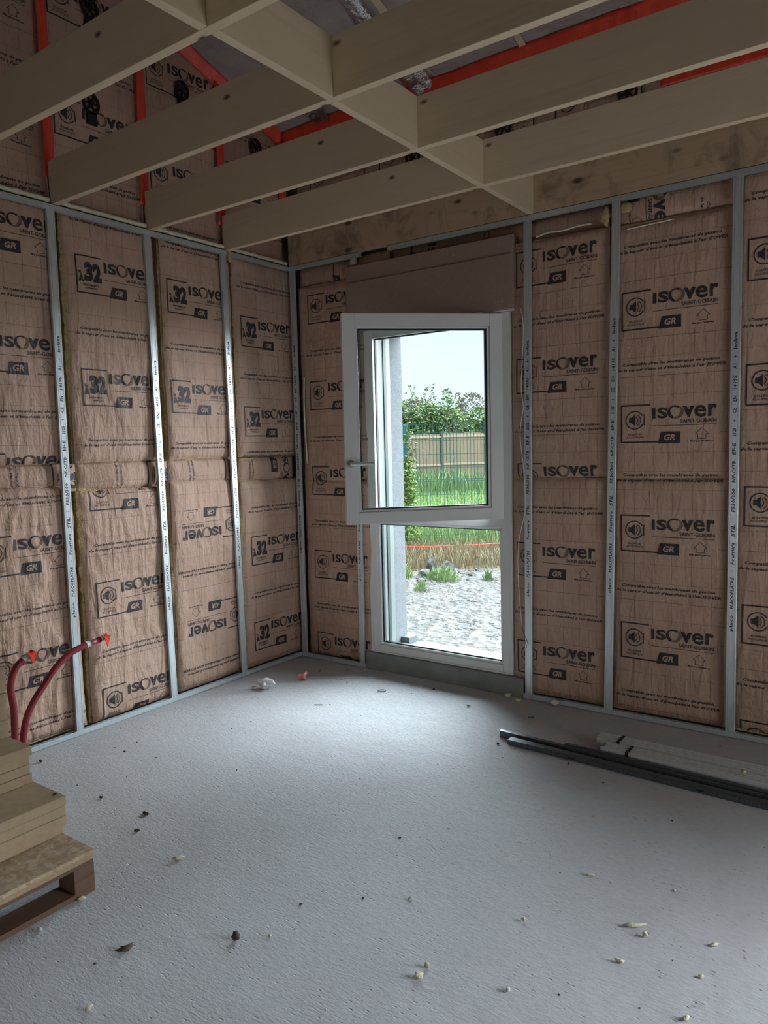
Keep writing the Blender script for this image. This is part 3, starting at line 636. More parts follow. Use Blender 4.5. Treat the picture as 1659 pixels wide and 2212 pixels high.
wb([(x0-.002, x0+.006, .055, .075, 1.115, 2.275), (x1-.006, x1+.002, .055, .075, 1.115, 2.275), (x0, x1, .055, .075, 2.268, 2.276)], 'frame_gasket', GASK, bevel=0)
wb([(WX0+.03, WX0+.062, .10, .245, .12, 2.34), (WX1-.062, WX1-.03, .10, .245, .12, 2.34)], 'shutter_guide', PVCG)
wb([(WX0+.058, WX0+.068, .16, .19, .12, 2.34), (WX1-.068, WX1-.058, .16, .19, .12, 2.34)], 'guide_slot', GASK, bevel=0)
wb([(.66, 1.70, .10, .455, .085, .112)], 'outer_sill', SILLA)
wb([(.672, .745, .34, .45, .112, .158)], 'guide_foot', SILLA)
# sash, opened into the room about its right edge
SA = math.radians(44.4); sash = empty('sash', (1.672-.632, .028-.03, 0)); sash.parent = win; sash.rotation_euler = (0, 0, SA)
SW, SB, ST, SD = .965, 1.092-.12, 2.322-.12, .066
def sb(bxs, name, mat, parent=sash, bevel=.003):
    b = MB()
    for q in bxs: b.box(*q)
    return b.build(name, mat, parent, bevel=bevel)
F_ = .078
sb([(-SW, -SW+F_, -.0, SD, SB, ST), (-F_, 0, 0, SD, SB, ST), (-SW+F_, -F_, .0, SD, SB, SB+F_-.006), (-SW+F_, -F_, .0, SD, ST-F_+.006, ST)], 'sash_frame', PVC)
a0, a1, c0, c1 = -SW+F_, -F_, SB+F_-.006, ST-F_+.006
sb([(a0, a0+.014, .012, .030, c0, c1), (a1-.014, a1, .012, .030, c0, c1), (a0+.014, a1-.014, .012, .030, c0, c0+.013), (a0+.014, a1-.014, .012, .030, c1-.013, c1)], 'sash_bead', PVC, bevel=.002)
sb([(a0+.011, a0+.023, .030, .052, c0+.01, c1-.01), (a1-.023, a1-.011, .030, .052, c0+.01, c1-.01), (a0+.023, a1-.023, .030, .052, c0+.01, c0+.021), (a0+.023, a1-.023, .030, .052, c1-.021, c1-.01)], 'sash_spacer', GASK, bevel=0)
sb([(a0+.012, a1-.012, .038, .042, c0+.011, c1-.011)], 'sash_pane', GLASS, bevel=0)
sb([(-SW+.006, -SW+.016, SD, SD+.004, SB+.01, ST-.01), (-SW+.01, -.01, SD, SD+.004, ST-.016, ST-.006), (-SW+.01, -.01, SD, SD+.004, SB+.006, SB+.016)], 'sash_gasket', GASK, bevel=0)
hb = MB(); hz = 1.452-.12; hx = -SW+.030
hb.tube([(hx, 0, hz), (hx, -.010, hz)], .021, 20); hb.tube([(hx, -.008, hz), (hx, -.048, hz)], .0105, 14)
hb.tube(spline([(hx-.004, -.047, hz), (hx+.02, -.052, hz), (hx+.06, -.052, hz), (hx+.135, -.050, hz)], 5), .0112, 14)
hb.build('sash_handle', HANDLE, sash, True)
hg = MB(); hg.tube([(.006, .01, SB+.05), (.006, .01, SB+.14)], .008, 12); hg.tube([(.006, .01, ST-.14), (.006, .01, ST-.05)], .008, 12); hg.build('sash_hinge', PVC, sash, True)
# shutter casing
r = empty('shutter_casing', (.512, 0, 2.338)); tag(r, 'brown fibreboard roller shutter casing above the window', 'shutter box')
b = MB(); b.box(0, 1.243, -.001, .150, 0, .426); b.build('casing_box', BOXM, r, bevel=.003)
b = MB(); b.box(.018, 1.238, -.010, .0042, .002, .316); b.build('casing_cover', BOXM, r, bevel=.0015)
b = MB(); b.box(.34, 1.243, .012, .060, -.006, 0.0); b.build('casing_seal', PVC, r)
for px, pz in ((1.158, .393), (1.181, .296), (1.178, .045), (.18, .05), (.6, .39), (.35, .39), (.85, .37)):
    MB().tube([(px, .0, pz), (px, -.0125 if pz < .317 else -.0035, pz)], .0038, 10).build('casing_screw', GALV, r)
# white cable hanging beside the window
r = empty('electric_cable', (1.82, -.004, 2.32)); tag(r, 'thin white electric cable hanging beside the window with bare black ends', 'cable')
cp = [(1.80, .01, 2.335), (1.822, -.008, 2.26), (1.824, -.009, 2.16), (1.816, -.010, 2.03), (1.809, -.010, 1.86), (1.821, -.009, 1.76), (1.805, -.010, 1.67), (1.800, -.010, 1.57), (1.816, -.010, 1.44), (1.828, -.009, 1.27), (1.825, -.009, 1.14), (1.792, -.010, 1.00), (1.778, -.010, .88), (1.780, -.010, .72), (1.788, -.010, .60), (1.800, -.010, .455)]
org = Vector((1.82, -.004, 2.32))
MB().tube([p-org for p in spline(cp, 6)], .0026, 8).build('cable_sheath', PVC, r, True)
for dx, dz in ((.040, .100), (.030, .118)):
    MB().tube([p-org for p in spline([(1.799, -.010, .462), (1.812, -.012, .41), (1.80+dx*.9, -.012, .46-dz), (1.802+dx, -.014, .44-dz)], 5)], .0014, 6).build('bare_wire', BLK, r, True)

# ------------------------------------------------------------------ wool along the top rail
for i, (ya, yb, lb) in enumerate(((-2.36, -1.81, 'pale wool roll lying on the left top rail at the frame edge'), (-1.755, -1.21, 'pale wool roll on the left top rail between the second and third joists'), (-1.155, -.61, 'pale wool roll on the left top rail between the third and fourth joists'), (-.555, -.01, 'pale wool roll on the left top rail next to the corner'))):
    n = 22; pts = [(-.012+.004*mnoise.noise(Vector((j*.7, i, 2))), ya+(yb-ya)*j/n, 2.872+.006*mnoise.noise(Vector((j*.5, i, 0)))) for j in range(n+1)]
    o = MB().tube(pts, [.013+.005*mnoise.noise(Vector((j*.9, i, 5))) for j in range(n+1)], 8).build('wool_roll', WOOLC, None, True, local=pts[0]); tag(o, lb, 'insulation', 'pale wool rolls on the left top rail')
def blob(name, p, sx, sy, sz, mat, seed, rz=0.0, label=None, cat='debris', group=None, sub=2, amp=.5):
    bm = bmesh.new(); bmesh.ops.create_icosphere(bm, subdivisions=sub, radius=1)
    for v in bm.verts:
        k = 1+amp*mnoise.noise(v.co*1.6+Vector((seed*3.1, seed, 0))); v.co = Vector((v.co.x*k*sx, v.co.y*k*sy, v.co.z*k*sz))
    mz = min(v.co.z for v in bm.verts)
    for v in bm.verts: v.co.z -= mz
    me = bpy.data.meshes.new(name); bm.to_mesh(me); bm.free()
    o = link(name, me, mat, None, True); o.location = p; o.rotation_euler = (0, 0, rz); tag(o, label, cat, group); return o
def stuck(p, sx, sy, sz, seed, label):
    o = blob('wool_tuft', p, sx, sy, sz, WOOL, seed, 0, label, 'insulation', 'yellow wool tufts beside the studs'); return o
stuck((.004, -.572, 2.775), .010, .016, .045, 3, 'yellow wool tuft sticking out at the top of the third left stud')
stuck((2.30, .012, 2.70), .026, .012, .055, 5, 'yellow wool tuft left of the middle stud top, right of the window')
stuck((2.41, .010, 2.755), .034, .012, .030, 7, 'yellow wool tuft right of the middle stud top, right of the window')

def lip(pts, r_, label):
    o = MB().tube([Vector(p)-Vector(pts[0]) for p in spline(pts, 5)], r_, 7).build('torn_paper_edge', WOOLC, None, True); o.location = pts[0]; tag(o, label, 'torn paper', 'torn pale paper edges')
lip([(1.90, .012, 2.722), (1.98, .008, 2.733), (2.06, .008, 2.728), (2.15, .010, 2.737), (2.225, .014, 2.735)], .0055, 'pale torn paper lip across the top of the batt right of the window')
lip([(.098, .016, 2.06), (.094, .010, 1.86), (.098, .010, 1.64), (.104, .014, 1.44)], .006, 'pale upright torn paper edge beside the corner stud')
lip([(2.42, .010, 2.668), (2.54, .008, 2.672), (2.66, .012, 2.676)], .004, 'pale torn paper edge under the crosswise strip between the two right studs')
mp_ = P2()
for (cx, cy, w_, t_) in ((.30, -.06, .16, 'GR'), (.62, -.16, .22, 'isover'), (2.12, -.16, .16, 'GR'), (2.5, -.20, .22, 'isover'), (.80, -.95, .18, 'GR'), (.95, -1.35, .22, 'isover')): mp_.put(fit(text2d(t_, 1, .03), cx, cx+w_, cy, None) if False else fit(text2d(t_, 1, .03), cx, cx+w_, cy-.05, cy+.04))
me = bpy.data.meshes.new('membrane_print'); me.from_pydata([(x, y, zslope(y)-.030) for x, y in mp_.v], [], mp_.f); me.update()
o = link('membrane_print', me, new_mat('grey_membrane_print_ink', (.12, .105, .10), .6)); o.parent = bpy.data.objects['ceiling']
# ------------------------------------------------------------------ pallet and boards
r = empty('pallet', (1.375, -2.636, 0)); tag(r, 'low wooden pallet with a strand board deck under the stepped board stacks', 'pallet')
PX, PY = 1.2, .80
MB().box(-PX, .004, -PY, .002, .139, .154).build('deck_sheet', OSB, r, bevel=.0015)
for k in range(5): MB().box(-.10-k*.275, -k*.275, -PY, 0, .119, .139).build('deck_board', mk_wood('pallet_softwood', (.42, .31, .19), (.33, .23, .13), (.38, .27, .16), 2, .02) if k == 0 else MATS['pallet_softwood'], r, bevel=.0015)
for k in range(3):
    xx = -.050-k*.55; MB().box(xx-.05, xx+.05, -PY, 0, 0, .020).build('skid', PALW, r, bevel=.0015)
    MB().box(xx-.048, xx+.048, -PY, 0, .105, .119).build('stringer', PALW, r, bevel=.0015)
    for y in (-.078, -PY/2-.04, -PY): MB().box(xx-.05, xx+.05, y, y+.078, .020, .105).build('spacer_block', PALW, r, bevel=.002)
def fboard(x0, x1, y0, y1, z, label, group, h=.0352):
    b = MB().box(-(x1-x0)/2, (x1-x0)/2, -(y1-y0)/2, (y1-y0)/2, 0, h); o = b.build('fibre_board', BOARD, bevel=.0022); o.location = ((x0+x1)/2, (y0+y1)/2, z)
    tag(o, label, 'board', group); return o
names = ['bottom', 'second lowest', 'second highest', 'topmost']
for k, (dx, dy) in enumerate(((-.012, -.012), (.003, -.004), (.0, -.006), (0, 0))):
    fboard(.20, 1.197+dx, -3.42, -2.622+dy, .1545+k*.0356, 'tan fibre board, %s of the lowest step on the pallet' % names[k], 'fibre boards of the lowest step')
for k, (dx, dy) in enumerate(((.004, 0), (-.002, -.003), (-.004, -.004), (.006, .004))):
    fboard(.20, .980+dx, -3.42, -2.630+dy, .2975+k*.0360, 'tan fibre board, %s of the middle step on the pallet' % names[k], 'fibre boards of the middle step')
n3 = ['lowest', 'second from below', 'third from below', 'fourth from below', 'fifth from below', 'sixth from below', 'seventh from below', 'topmost']
for k in range(8): fboard(.20, .826+.006*math.sin(k*2.1), -3.42, -2.628+.004*math.sin(k*3.3), .4425+k*.0358, 'tan fibre board, %s of the highest step at the left edge' % n3[k], 'fibre boards of the highest step')
o = blob('knot_plug', (1.155, -2.640, .2965), .007, .007, .0025, BLK, 4, label='small black knot mark on the edge of the lowest step board', cat='mark')
# white bag remnant behind the boards
vs = []; fs = []; n = 14
for j in range(n+1):
    for i in range(n+1): vs.append((.02*mnoise.noise(Vector((i*.5, j*.6, 1))), (i/n)*.22, (j/n)*.22*(1-.2*abs(mnoise.noise(Vector((i*.4, 2, 0)))))))
for j in range(n):
    for i in range(n): fs.append((j*(n+1)+i, j*(n+1)+i+1, (j+1)*(n+1)+i+1, (j+1)*(n+1)+i))
o = MB().add(vs, fs).build('plastic_bag', new_mat('white_plastic_film', (.62, .60, .60), .35), None, True); o.location = (.035, -2.47, .002); o.modifiers.new('thick', 'SOLIDIFY').thickness = .002
tag(o, 'crumpled white plastic bag behind the board stack at the left wall', 'bag')

# ------------------------------------------------------------------ red conduits
def conduit(pts, sleeve, tip, flap, label):
    o0 = Vector(pts[0]); r = empty('conduit', o0); tag(r, label, 'conduit', 'red conduits rising by the left wall')
    pp = spline(pts, 10); q = []; rad = []
    for i, p in enumerate(pp): q.append(p-o0); rad.append(.0165+.0007*(i % 2))
    MB().tube(q, rad, 14).build('corrugated_tube', HOSE, r, True)
    for nm, mat, a, b_, rr in sleeve: MB().tube([Vector(a)-o0, Vector(b_)-o0], rr, 14).build(nm, mat, r, True)
    vs = [Vector(v)-o0 for v in flap]; b = MB(); m = len(vs)
    b.add(vs, [(0, i, i+1) for i in range(1, m-1)]); o = b.build('film_flap', REDP, r); o.modifiers.new('t', 'SOLIDIFY').thickness = .002
hx = .12
conduit([(hx, -2.245, 0), (hx, -2.248, .15), (hx, -2.243, .30), (hx, -2.252, .395), (hx, -2.243, .458), (hx, -2.214, .510), (hx, -2.181, .534)],
        [('grey_sleeve', GREYT, (hx, -2.187, .531), (hx, -2.152, .552), .0155), ('film_wrap', REDP, (hx, -2.153, .550), (hx, -2.128, .561), .0165)], None,
        [(hx+.02, -2.158, .558), (hx+.025, -2.135, .573), (hx+.02, -2.116, .562), (hx+.022, -2.126, .541), (hx+.028, -2.147, .508), (hx+.02, -2.150, .532)], 'shorter red conduit stub with a drooping red plastic end')
conduit([(hx, -2.235, 0), (hx, -2.211, .12), (hx, -2.187, .225), (hx, -2.143, .307), (hx, -2.079, .380), (hx, -2.025, .440), (hx, -1.976, .480), (hx, -1.914, .512), (hx, -1.829, .531)],
        [('grey_sleeve', GREYT, (hx, -1.836, .530), (hx, -1.800, .533), .0175), ('red_tube_end', HOSE, (hx, -1.802, .532), (hx, -1.747, .541), .0155), ('grey_sleeve', GREYT, (hx, -1.750, .541), (hx, -1.733, .545), .013), ('film_wrap', REDP, (hx, -1.736, .545), (hx, -1.708, .549), .015)], None,
        [(hx+.018, -1.735, .558), (hx+.02, -1.742, .575), (hx+.022, -1.718, .562), (hx+.02, -1.700, .555), (hx+.018, -1.704, .532), (hx+.024, -1.722, .495), (hx+.02, -1.728, .53)], 'longer red conduit bending right with ragged red plastic at its tip')

# ------------------------------------------------------------------ steel profiles lying on the floor
def uprofile(p0, p1, w, h, label, up=True, slots=()):
    """channel lying on the floor, web on top"""
    b = MB(); p0 = Vector(p0); p1 = Vector(p1); d = p1-p0; L = d.length; t = .0012
    b.box(0, L, 0, w, h-t, h); b.box(0, L, 0, t, 0, h); b.box(0, L, w-t, w, 0, h); b.box(0, L, t, .006, 0, t); b.box(0, L, w-.006, w-t, 0, t)
    for s in slots: b.box(s, s+.035, -.0006, .0003, h*.35, h*.62, 1)
    o = b.build('steel_channel', [GALVD, BLK]); o.location = (p0.x, p0.y, .0005); o.rotation_euler = (0, 0, math.atan2(d.y, d.x)); tag(o, label, 'profile', 'steel profiles lying near the window wall'); return o
uprofile((2.035, -.692), (4.40, -.790), .045, .026, 'dark steel channel on the floor, nearest the viewer', slots=(.33, .93, 1.53))
uprofile((1.955, -.622), (4.35, -.738), .024, .034, 'dark steel channel on the floor, the one reaching furthest left', slots=(1.02,))
uprofile((2.315, -.620), (4.45, -.700), .020, .040, 'dark steel channel on the floor, between the others and the strapped bundles')
def bundle(p0, p1, w, h, n, strap_at, label):
    p0 = Vector(p0); p1 = Vector(p1); d = p1-p0; L = d.length; r = empty('profile_bundle', (p0.x, p0.y, .001), math.atan2(d.y, d.x)); tag(r, label, 'profile bundle', 'strapped bundles of steel furring')
    rr = random.Random(n*7)
    for i in range(n):
        x = rr.uniform(0, .02)+(i % 3)*.006; y0 = i*w/n; b = MB(); q = w/n
        b.box(x, L, y0+.0006, y0+q-.0016, h-.0012-.002*(i % 2), h-.002*(i % 2)); b.box(x, L, y0+.0004, y0+.0014, 0.0, h-.002); b.box(x, x+.003, y0+.001, y0+q-.002, .006, h-.002)
        b.build('furring_profile', GALVL, r)
    s = MB()
    for xx in strap_at: s.box(xx, xx+.016, -.002, w+.002, h+.0002, h+.0016); s.box(xx, xx+.016, -.0032, -.002, 0, h+.0016)
    s.build('strap', BLK, r)
bundle((2.485, -.590), (4.40, -.640), .085, .052, 7, (.125, 1.1), 'strapped bundle of ribbed galvanised furring, front one')
bundle((2.415, -.495), (4.40, -.505), .090, .054, 8, (.120, 1.2), 'strapped bundle of ribbed galvanised furring, rear one by the wall')

#PART3
# ------------------------------------------------------------------ outdoors
CY, SY = math.cos(YAW), math.sin(YAW)
def out(lat, dep, z=0.0): return Vector((CAM.x+CY*lat-SY*dep, CAM.y+SY*lat+CY*dep, z))
def gz(x, y):
    d = -(x-CAM.x)*SY+(y-CAM.y)*CY
    pts = ((0, -.20), (6, -.20), (9.5, -.12), (11, -.01), (24, .06), (60, .9))
    for (a, za), (c, zc) in zip(pts, pts[1:]):
        if d <= c: return za+(zc-za)*max(0, (d-a))/(c-a)
    return pts[-1][1]
def mk_ground():
    m = new_mat('stony_ground_turning_to_grass', (.5, .48, .45), .95, 0, .2)
    t = nd(m, 'ShaderNodeTexCoord'); mp = nd(m, 'ShaderNodeMapping'); mp.inputs['Rotation'].default_value = (0, 0, -YAW); lk(m, t.outputs['Object'], mp.inputs['Vector'])
    s = nd(m, 'ShaderNodeSeparateXYZ'); lk(m, mp.outputs[0], s.inputs[0])
    n = noise(m, coords(m), 1.6, 5, .65); a = nd(m, 'ShaderNodeMath', operation='MULTIPLY_ADD'); lk(m, n, a.inputs[0]); a.inputs[1].default_value = 1.4; lk(m, s.outputs[1], a.inputs[2])
    d0 = -CAM.x*-SY*-1  # depth of the world origin along the view
    off = (-(0-CAM.x)*SY+(0-CAM.y)*CY)
    r = nd(m, 'ShaderNodeMapRange'); lk(m, a.outputs[0], r.inputs[0]); r.inputs[1].default_value = 9.3-off+.7; r.inputs[2].default_value = 11.6-off+.7
    v = coords(m); st = nd(m, 'ShaderNodeTexVoronoi', Scale=14.0); lk(m, v, st.inputs['Vector'])
    sp = nd(m, 'ShaderNodeSeparateColor'); lk(m, st.outputs['Color'], sp.inputs[0])
    grav = ramp(m, sp.outputs[0], [(0, (0.0663, 0.06084, 0.05616)), (.5, (0.0936, 0.08814, 0.08346)), (1, (0.1365, 0.1326, 0.1287))])
    grav = mixc(m, ramp(m, noise(m, v, 1.7, 4), [(.42, (0, 0, 0)), (.66, (.6, .6, .6))]), grav, (.105, .085, .07))
    dry = ramp(m, noise(m, v, 30, 4), [(.3, (0.156, 0.1209, 0.0741)), (.7, (0.2106, 0.1716, 0.1092))]); green = ramp(m, noise(m, v, 8, 5), [(.3, (0.1248, 0.195, 0.0702)), (.7, (0.195, 0.2652, 0.1092))])
    c = mixc(m, ramp(m, r.outputs[0], [(.10, (0, 0, 0)), (.28, (1, 1, 1))]), grav, dry); c = mixc(m, ramp(m, r.outputs[0], [(.60, (0, 0, 0)), (.85, (1, 1, 1))]), c, green)
    lk(m, c, bsdf(m).inputs['Base Color']); b = bump(m, st.outputs['Distance'], .7, .05); bump(m, noise(m, v, 5, 6, .7), .6, .06, b); return m
GROUND = mk_ground()
vs = []; fs = []; nx, ny = 110, 110
for j in range(ny+1):
    y = .42+(j/ny)**1.7*48
    for i in range(nx+1):
        x = -38+60*i/nx; vs.append((x, y, gz(x, y)+.035*mnoise.noise(Vector((x*1.3, y*1.3, 0)))))
for j in range(ny):
    for i in range(nx): fs.append((j*(nx+1)+i, j*(nx+1)+i+1, (j+1)*(nx+1)+i+1, (j+1)*(nx+1)+i))
o = MB().add(vs, fs).build('ground', GROUND, None, True); structure(o)
def leafmat(name, c1, c2, sc=3.0):
    m = new_mat(name, c1, .6, 0, .25); lk(m, ramp(m, noise(m, coords(m), sc, 4, .7), [(.3, c1), (.7, c2)]), bsdf(m).inputs['Base Color']); bsdf(m).inputs['Subsurface Weight'].default_value = 0.0
    return m
L1 = leafmat('hedge_leaves', (0.1092, 0.1716, 0.078), (0.195, 0.2652, 0.117)); L2 = leafmat('plum_leaves', (.19, .16, .16), (.22, .22, .16)); L3 = leafmat('ivy_leaves', (0.1482, 0.234, 0.0624), (0.234, 0.312, 0.0936), 9)
L4 = leafmat('blue_green_leaves', (.15, .22, .19), (.19, .26, .22)); BARK = new_mat('grey_brown_bark', (.16, .12, .09), .9)
GG = leafmat('green_grass_blades', (0.1716, 0.2574, 0.0936), (0.2574, 0.3354, 0.1482), 5); GD = leafmat('dry_grass_blades', (0.2106, 0.1638, 0.0936), (0.273, 0.2262, 0.1404), 6)
def leaves(centers, size, rr, tilt=1.0):
    vs = []; fs = []
    for c in centers:
        s = size*rr.uniform(.6, 1.3); u = Vector((rr.gauss(0, 1), rr.gauss(0, 1), rr.gauss(0, .7))).normalized(); w = u.cross(Vector((rr.gauss(0, 1), rr.gauss(0, 1), rr.gauss(0, 1)))).normalized()
        n = len(vs); nn = u.cross(w)*s*.12
        vs += [c-u*s*.5, c+w*s*.30+nn, c+u*s*.5, c-w*s*.30+nn]; fs += [(n, n+1, n+2), (n, n+2, n+3)]
    return vs, fs
def bush(lat, dep, wid, h, n, mat, label, seed, sprigs=3):
    rr = random.Random(seed); base = out(lat, dep); base.z = gz(base.x, base.y); r = empty('hedge_bush', base, YAW); tag(r, label, 'bush', 'hedge bushes behind the wooden fence')
    cs = []; lobes = [(rr.uniform(-.5, .5)*wid, rr.uniform(-.4, .4)*wid*.5, rr.uniform(.45, .80)*h, rr.uniform(.28, .5)*wid*.6) for _ in range(9)]+[(0, 0, h*.35, wid*.42), (-wid*.3, -.3, h*.25, wid*.3), (wid*.3, -.3, h*.25, wid*.3)]
    while len(cs) < n:
        lx, ly, lz, R = rr.choice(lobes); v = Vector((rr.gauss(0, 1), rr.gauss(0, 1), rr.gauss(0, 1))).normalized()*R*rr.uniform(.72, 1.05)
        p = Vector((lx+v.x, ly+v.y, lz+v.z*.8))
        if p.z > .05: cs.append(p)
    tb = MB()
    for k in range(sprigs):
        p = Vector((rr.uniform(-.4, .4)*wid, rr.uniform(-.3, .1), h*.7)); d = Vector((rr.uniform(-.35, .35), 0, 1)); L = rr.uniform(.25, .5)*h*.6+.25
        tb.tube([p, p+d*L*.5, p+d*L], [.02, .012, .005], 5)
        for q in range(46):
            t = rr.random(); cs.append(p+d*L*t+Vector((rr.gauss(0, .16), rr.gauss(0, .16), rr.gauss(0, .10)))*(1.25-t))
    for k in range(5):
        a = Vector((rr.uniform(-.15, .15)*wid, 0, 0)); tb.tube([a, a+Vector((rr.uniform(-.3, .3)*wid, 0, h*.45)), a+Vector((rr.uniform(-.4, .4)*wid, 0, h*.75))], [.05, .035, .015], 6)
    tb.build('branch', BARK, r); vs, fs = leaves(cs, .13, rr); MB().add(vs, fs).build('foliage', mat, r)
bl = ['pale green bush of the far hedge, left edge', 'tall bush of the far hedge with a rising leafy shoot', 'yellowish green bush in the middle of the far hedge', 'dark plum tinted bush poking above the hedge', 'rounded bush of the far hedge toward the right', 'bush at the right end of the visible far hedge', 'blue green shrub at the right of the hedge', 'far hedge bush hidden by the window frame, left', 'far hedge bush hidden by the window frame, right']
for i, (lat, dep, w, h, mt) in enumerate(((.5, 27, 2.2, 3.5, L1), (2.05, 27.5, 2.4, 3.55, L1), (3.1, 28.5, 2.3, 3.2, L1), (2.45, 31, 2.6, 3.75, L2), (4.3, 28.5, 2.3, 3.35, L1), (5.6, 29.5, 2.6, 3.6, L1), (4.75, 27.5, 1.0, 2.9, L4), (-1.6, 27, 2.6, 3.5, L1), (7.6, 30, 3, 3.7, L1))):
    bush(lat, dep, w, h, 7500 if 0 <= i <= 5 else 3000, mt, bl[i], 11+i, 4 if i in (1, 0, 5) else 2)
# wooden fence
FW = mk_wood('weathered_fence_boards', (0.2184, 0.156, 0.1131), (0.1794, 0.1248, 0.0897), (0.195, 0.1404, 0.1014), 2, .04, axis=2); FW2 = varied('pale_fence_rail', (0.2964, 0.234, 0.1794), (0.3276, 0.2652, 0.2106), 20, .8); PGR = new_mat('dark_green_grey_post', (.07, .085, .085), .5, .3)
def onfence(k): lat = -1.05+1.48*k*1.0; return lat, 23.2+.42*k
for k in range(-1, 7):
    la, da = onfence(k); lb_, db = onfence(k+1); A = out(la, da); B = out(lb_, db); z0 = gz(A.x, A.y)-.05+.02*k; zt = 1.90+.022*k; d = B-A; L = d.length; ang = math.atan2(d.y, d.x)
    lab = {1: 'left of the ivy post', 2: 'between the two visible grey posts', 3: 'right of the right visible grey post'}
    r = empty('wood_fence_panel', (A.x, A.y, z0), ang); tag(r, 'brown wooden fence panel in the garden, %s' % (lab.get(k) or ['hidden behind the window jamb on the far left', 'next to the hidden left one', '', '', '', 'first hidden one on the right', 'second hidden one on the right', 'last hidden one on the right'][k+1]), 'fence panel', 'wooden fence panels of the garden')
    b = MB(); nb = 12; rr = random.Random(k+50)
    for i in range(nb): b.box(.045+i*(L-.09)/nb, .045+(i+.88)*(L-.09)/nb, -.008+rr.uniform(-.004, .004), .010, 0, zt-z0-.02*rr.random())
    b.build('fence_boards', FW, r)
    for zz in (zt-z0-.10, zt-z0-1.0): MB().box(.04, L-.04, -.035, -.008, zz-.035, zz+.035).build('fence_rail', FW2, r)
    p = MB().box(-.024, .024, -.04, .03, 0, zt-z0+.06).build('fence_post', PGR); p.location = (A.x, A.y, z0); p.rotation_euler = (0, 0, ang)
    tag(p, 'slim dark post of the wooden fence, %s' % (['beyond the left jamb, far', 'beyond the left jamb, near', 'just left of the view opening', 'right beside the ivy', 'in the middle of the window view', 'behind the right window jamb', 'past the right window jamb', 'furthest right'][k+1]), 'fence post', 'dark posts of the wooden fence')
# green mesh fence
WIRE = new_mat('green_coated_wire', (.03, .10, .085), .45, .2); GPOST = new_mat('teal_green_coated_post', (.03, .20, .20), .4, .2)
for k in range(-1, 3):
    la = .346+2.5*k; A = out(la, 11.0); A.z = gz(A.x, A.y)-.03
    r = empty('mesh_fence', (A.x, A.y, A.z), YAW); tag(r, 'green welded mesh fence panel, %s' % ('left of the green post, behind the window jamb', 'filling the garden view right of the ivy post', 'hidden behind the right window jamb', 'last one on the right, out of view')[k+1], 'mesh fence', 'green mesh fence panels'); b = MB()
    for i in range(49): x = .05+i*.0503; b.box(x-.0034, x+.0034, -.003, .003, .04, 1.93)
    for z in (.06, .26, .46, .49, .66, .86, 1.06, 1.09, 1.26, 1.46, 1.66, 1.78, 1.90):
        b.box(.04, 2.47, -.006, .0, z-.0040, z+.0040)
    b.build('wire_mesh', WIRE, r)
    p = MB().box(-.03, .03, -.02, .04, 0, 1.90).build('mesh_fence_post', GPOST, bevel=.004); p.location = (A.x, A.y, A.z); p.rotation_euler = (0, 0, YAW)
    tag(p, 'green steel post of the mesh fence, %s' % ('hidden far left', 'wrapped in ivy', 'behind the right window jamb', 'hidden far right')[k+1], 'fence post', 'green posts of the mesh fence')
rr = random.Random(5); A = out(.346, 10.97); A.z = gz(A.x, A.y); cs = []
for i in range(950):
    z = rr.random()**.8*1.36; w = .085*(1.25-.5*z/1.36); cs.append(Vector((rr.gauss(.02, w*.75), -.03+rr.gauss(0, .035), z)))
for i in range(70): z = rr.uniform(1.3, 1.93); cs.append(Vector((.055+rr.gauss(0, .03), -.02, z)))
for i in range(30): cs.append(Vector((-.06+rr.gauss(0, .02), -.02, rr.uniform(1.62, 1.72))))
r = empty('ivy_plant', A, YAW); tag(r, 'bright green ivy climbing the green fence post', 'ivy'); vs, fs = leaves(cs, .062, rr); MB().add(vs, fs).build('ivy_leaves', L3, r)
MB().tube([(.02, -.03, 0), (-.02, -.035, .5), (.04, -.035, 1.0), (.05, -.03, 1.9)], [.01, .008, .006, .003], 6).build('ivy_stem', BARK, r)
# grasses
def blades(name, n, latr, depr, hr, mat, label, seed, wdt=.006, dens=None):
    rr = random.Random(seed); vs = []; fs = []
    while len(fs) < n*2:
        lat = rr.uniform(*latr); dep = rr.uniform(*depr)
        if dens and rr.random() > dens(lat, dep): continue
        p = out(lat, dep); p.z = gz(p.x, p.y)-.01; h = rr.uniform(*hr); a = rr.uniform(0, 2*PI); w = Vector((CY, SY, 0))*wdt*rr.uniform(.6, 1.4); b_ = Vector((math.cos(a), math.sin(a), 0))*h*rr.uniform(.1, .55); k = len(vs)
        vs += [p-w, p+w, p+b_*.35+Vector((0, 0, h*.6))+w*.7, p+b_*.35+Vector((0, 0, h*.6))-w*.7, p+b_+Vector((0, 0, h))]; fs += [(k, k+1, k+2, k+3), (k+3, k+2, k+4)]
    o = MB().add(vs, fs).build(name, mat); tag(o, label, 'grass', None, 'stuff'); return o
blades('dry_grass', 9000, (-1.0, 3.2), (9.75, 11.0), (.08, .26), GD, 'straw coloured dry grass along the foot of the mesh fence', 1, .005)
blades('green_grass', 9000, (-1.0, 3.4), (10.9, 13.2), (.16, .42), GG, 'tall green grass growing through the mesh fence', 2, .006)
blades('meadow_grass', 7000, (-1.5, 6), (13, 24), (.10, .26), GG, 'lawn grass between the mesh fence and the wooden fence', 3, .012)
blades('weed_growth', 1500, (-.5, 4.8), (21.8, 23.6), (.3, .9), L1, 'tall weeds at the foot of the wooden fence', 4, .018, lambda a, b: .9 if a < 2.6 else .3)
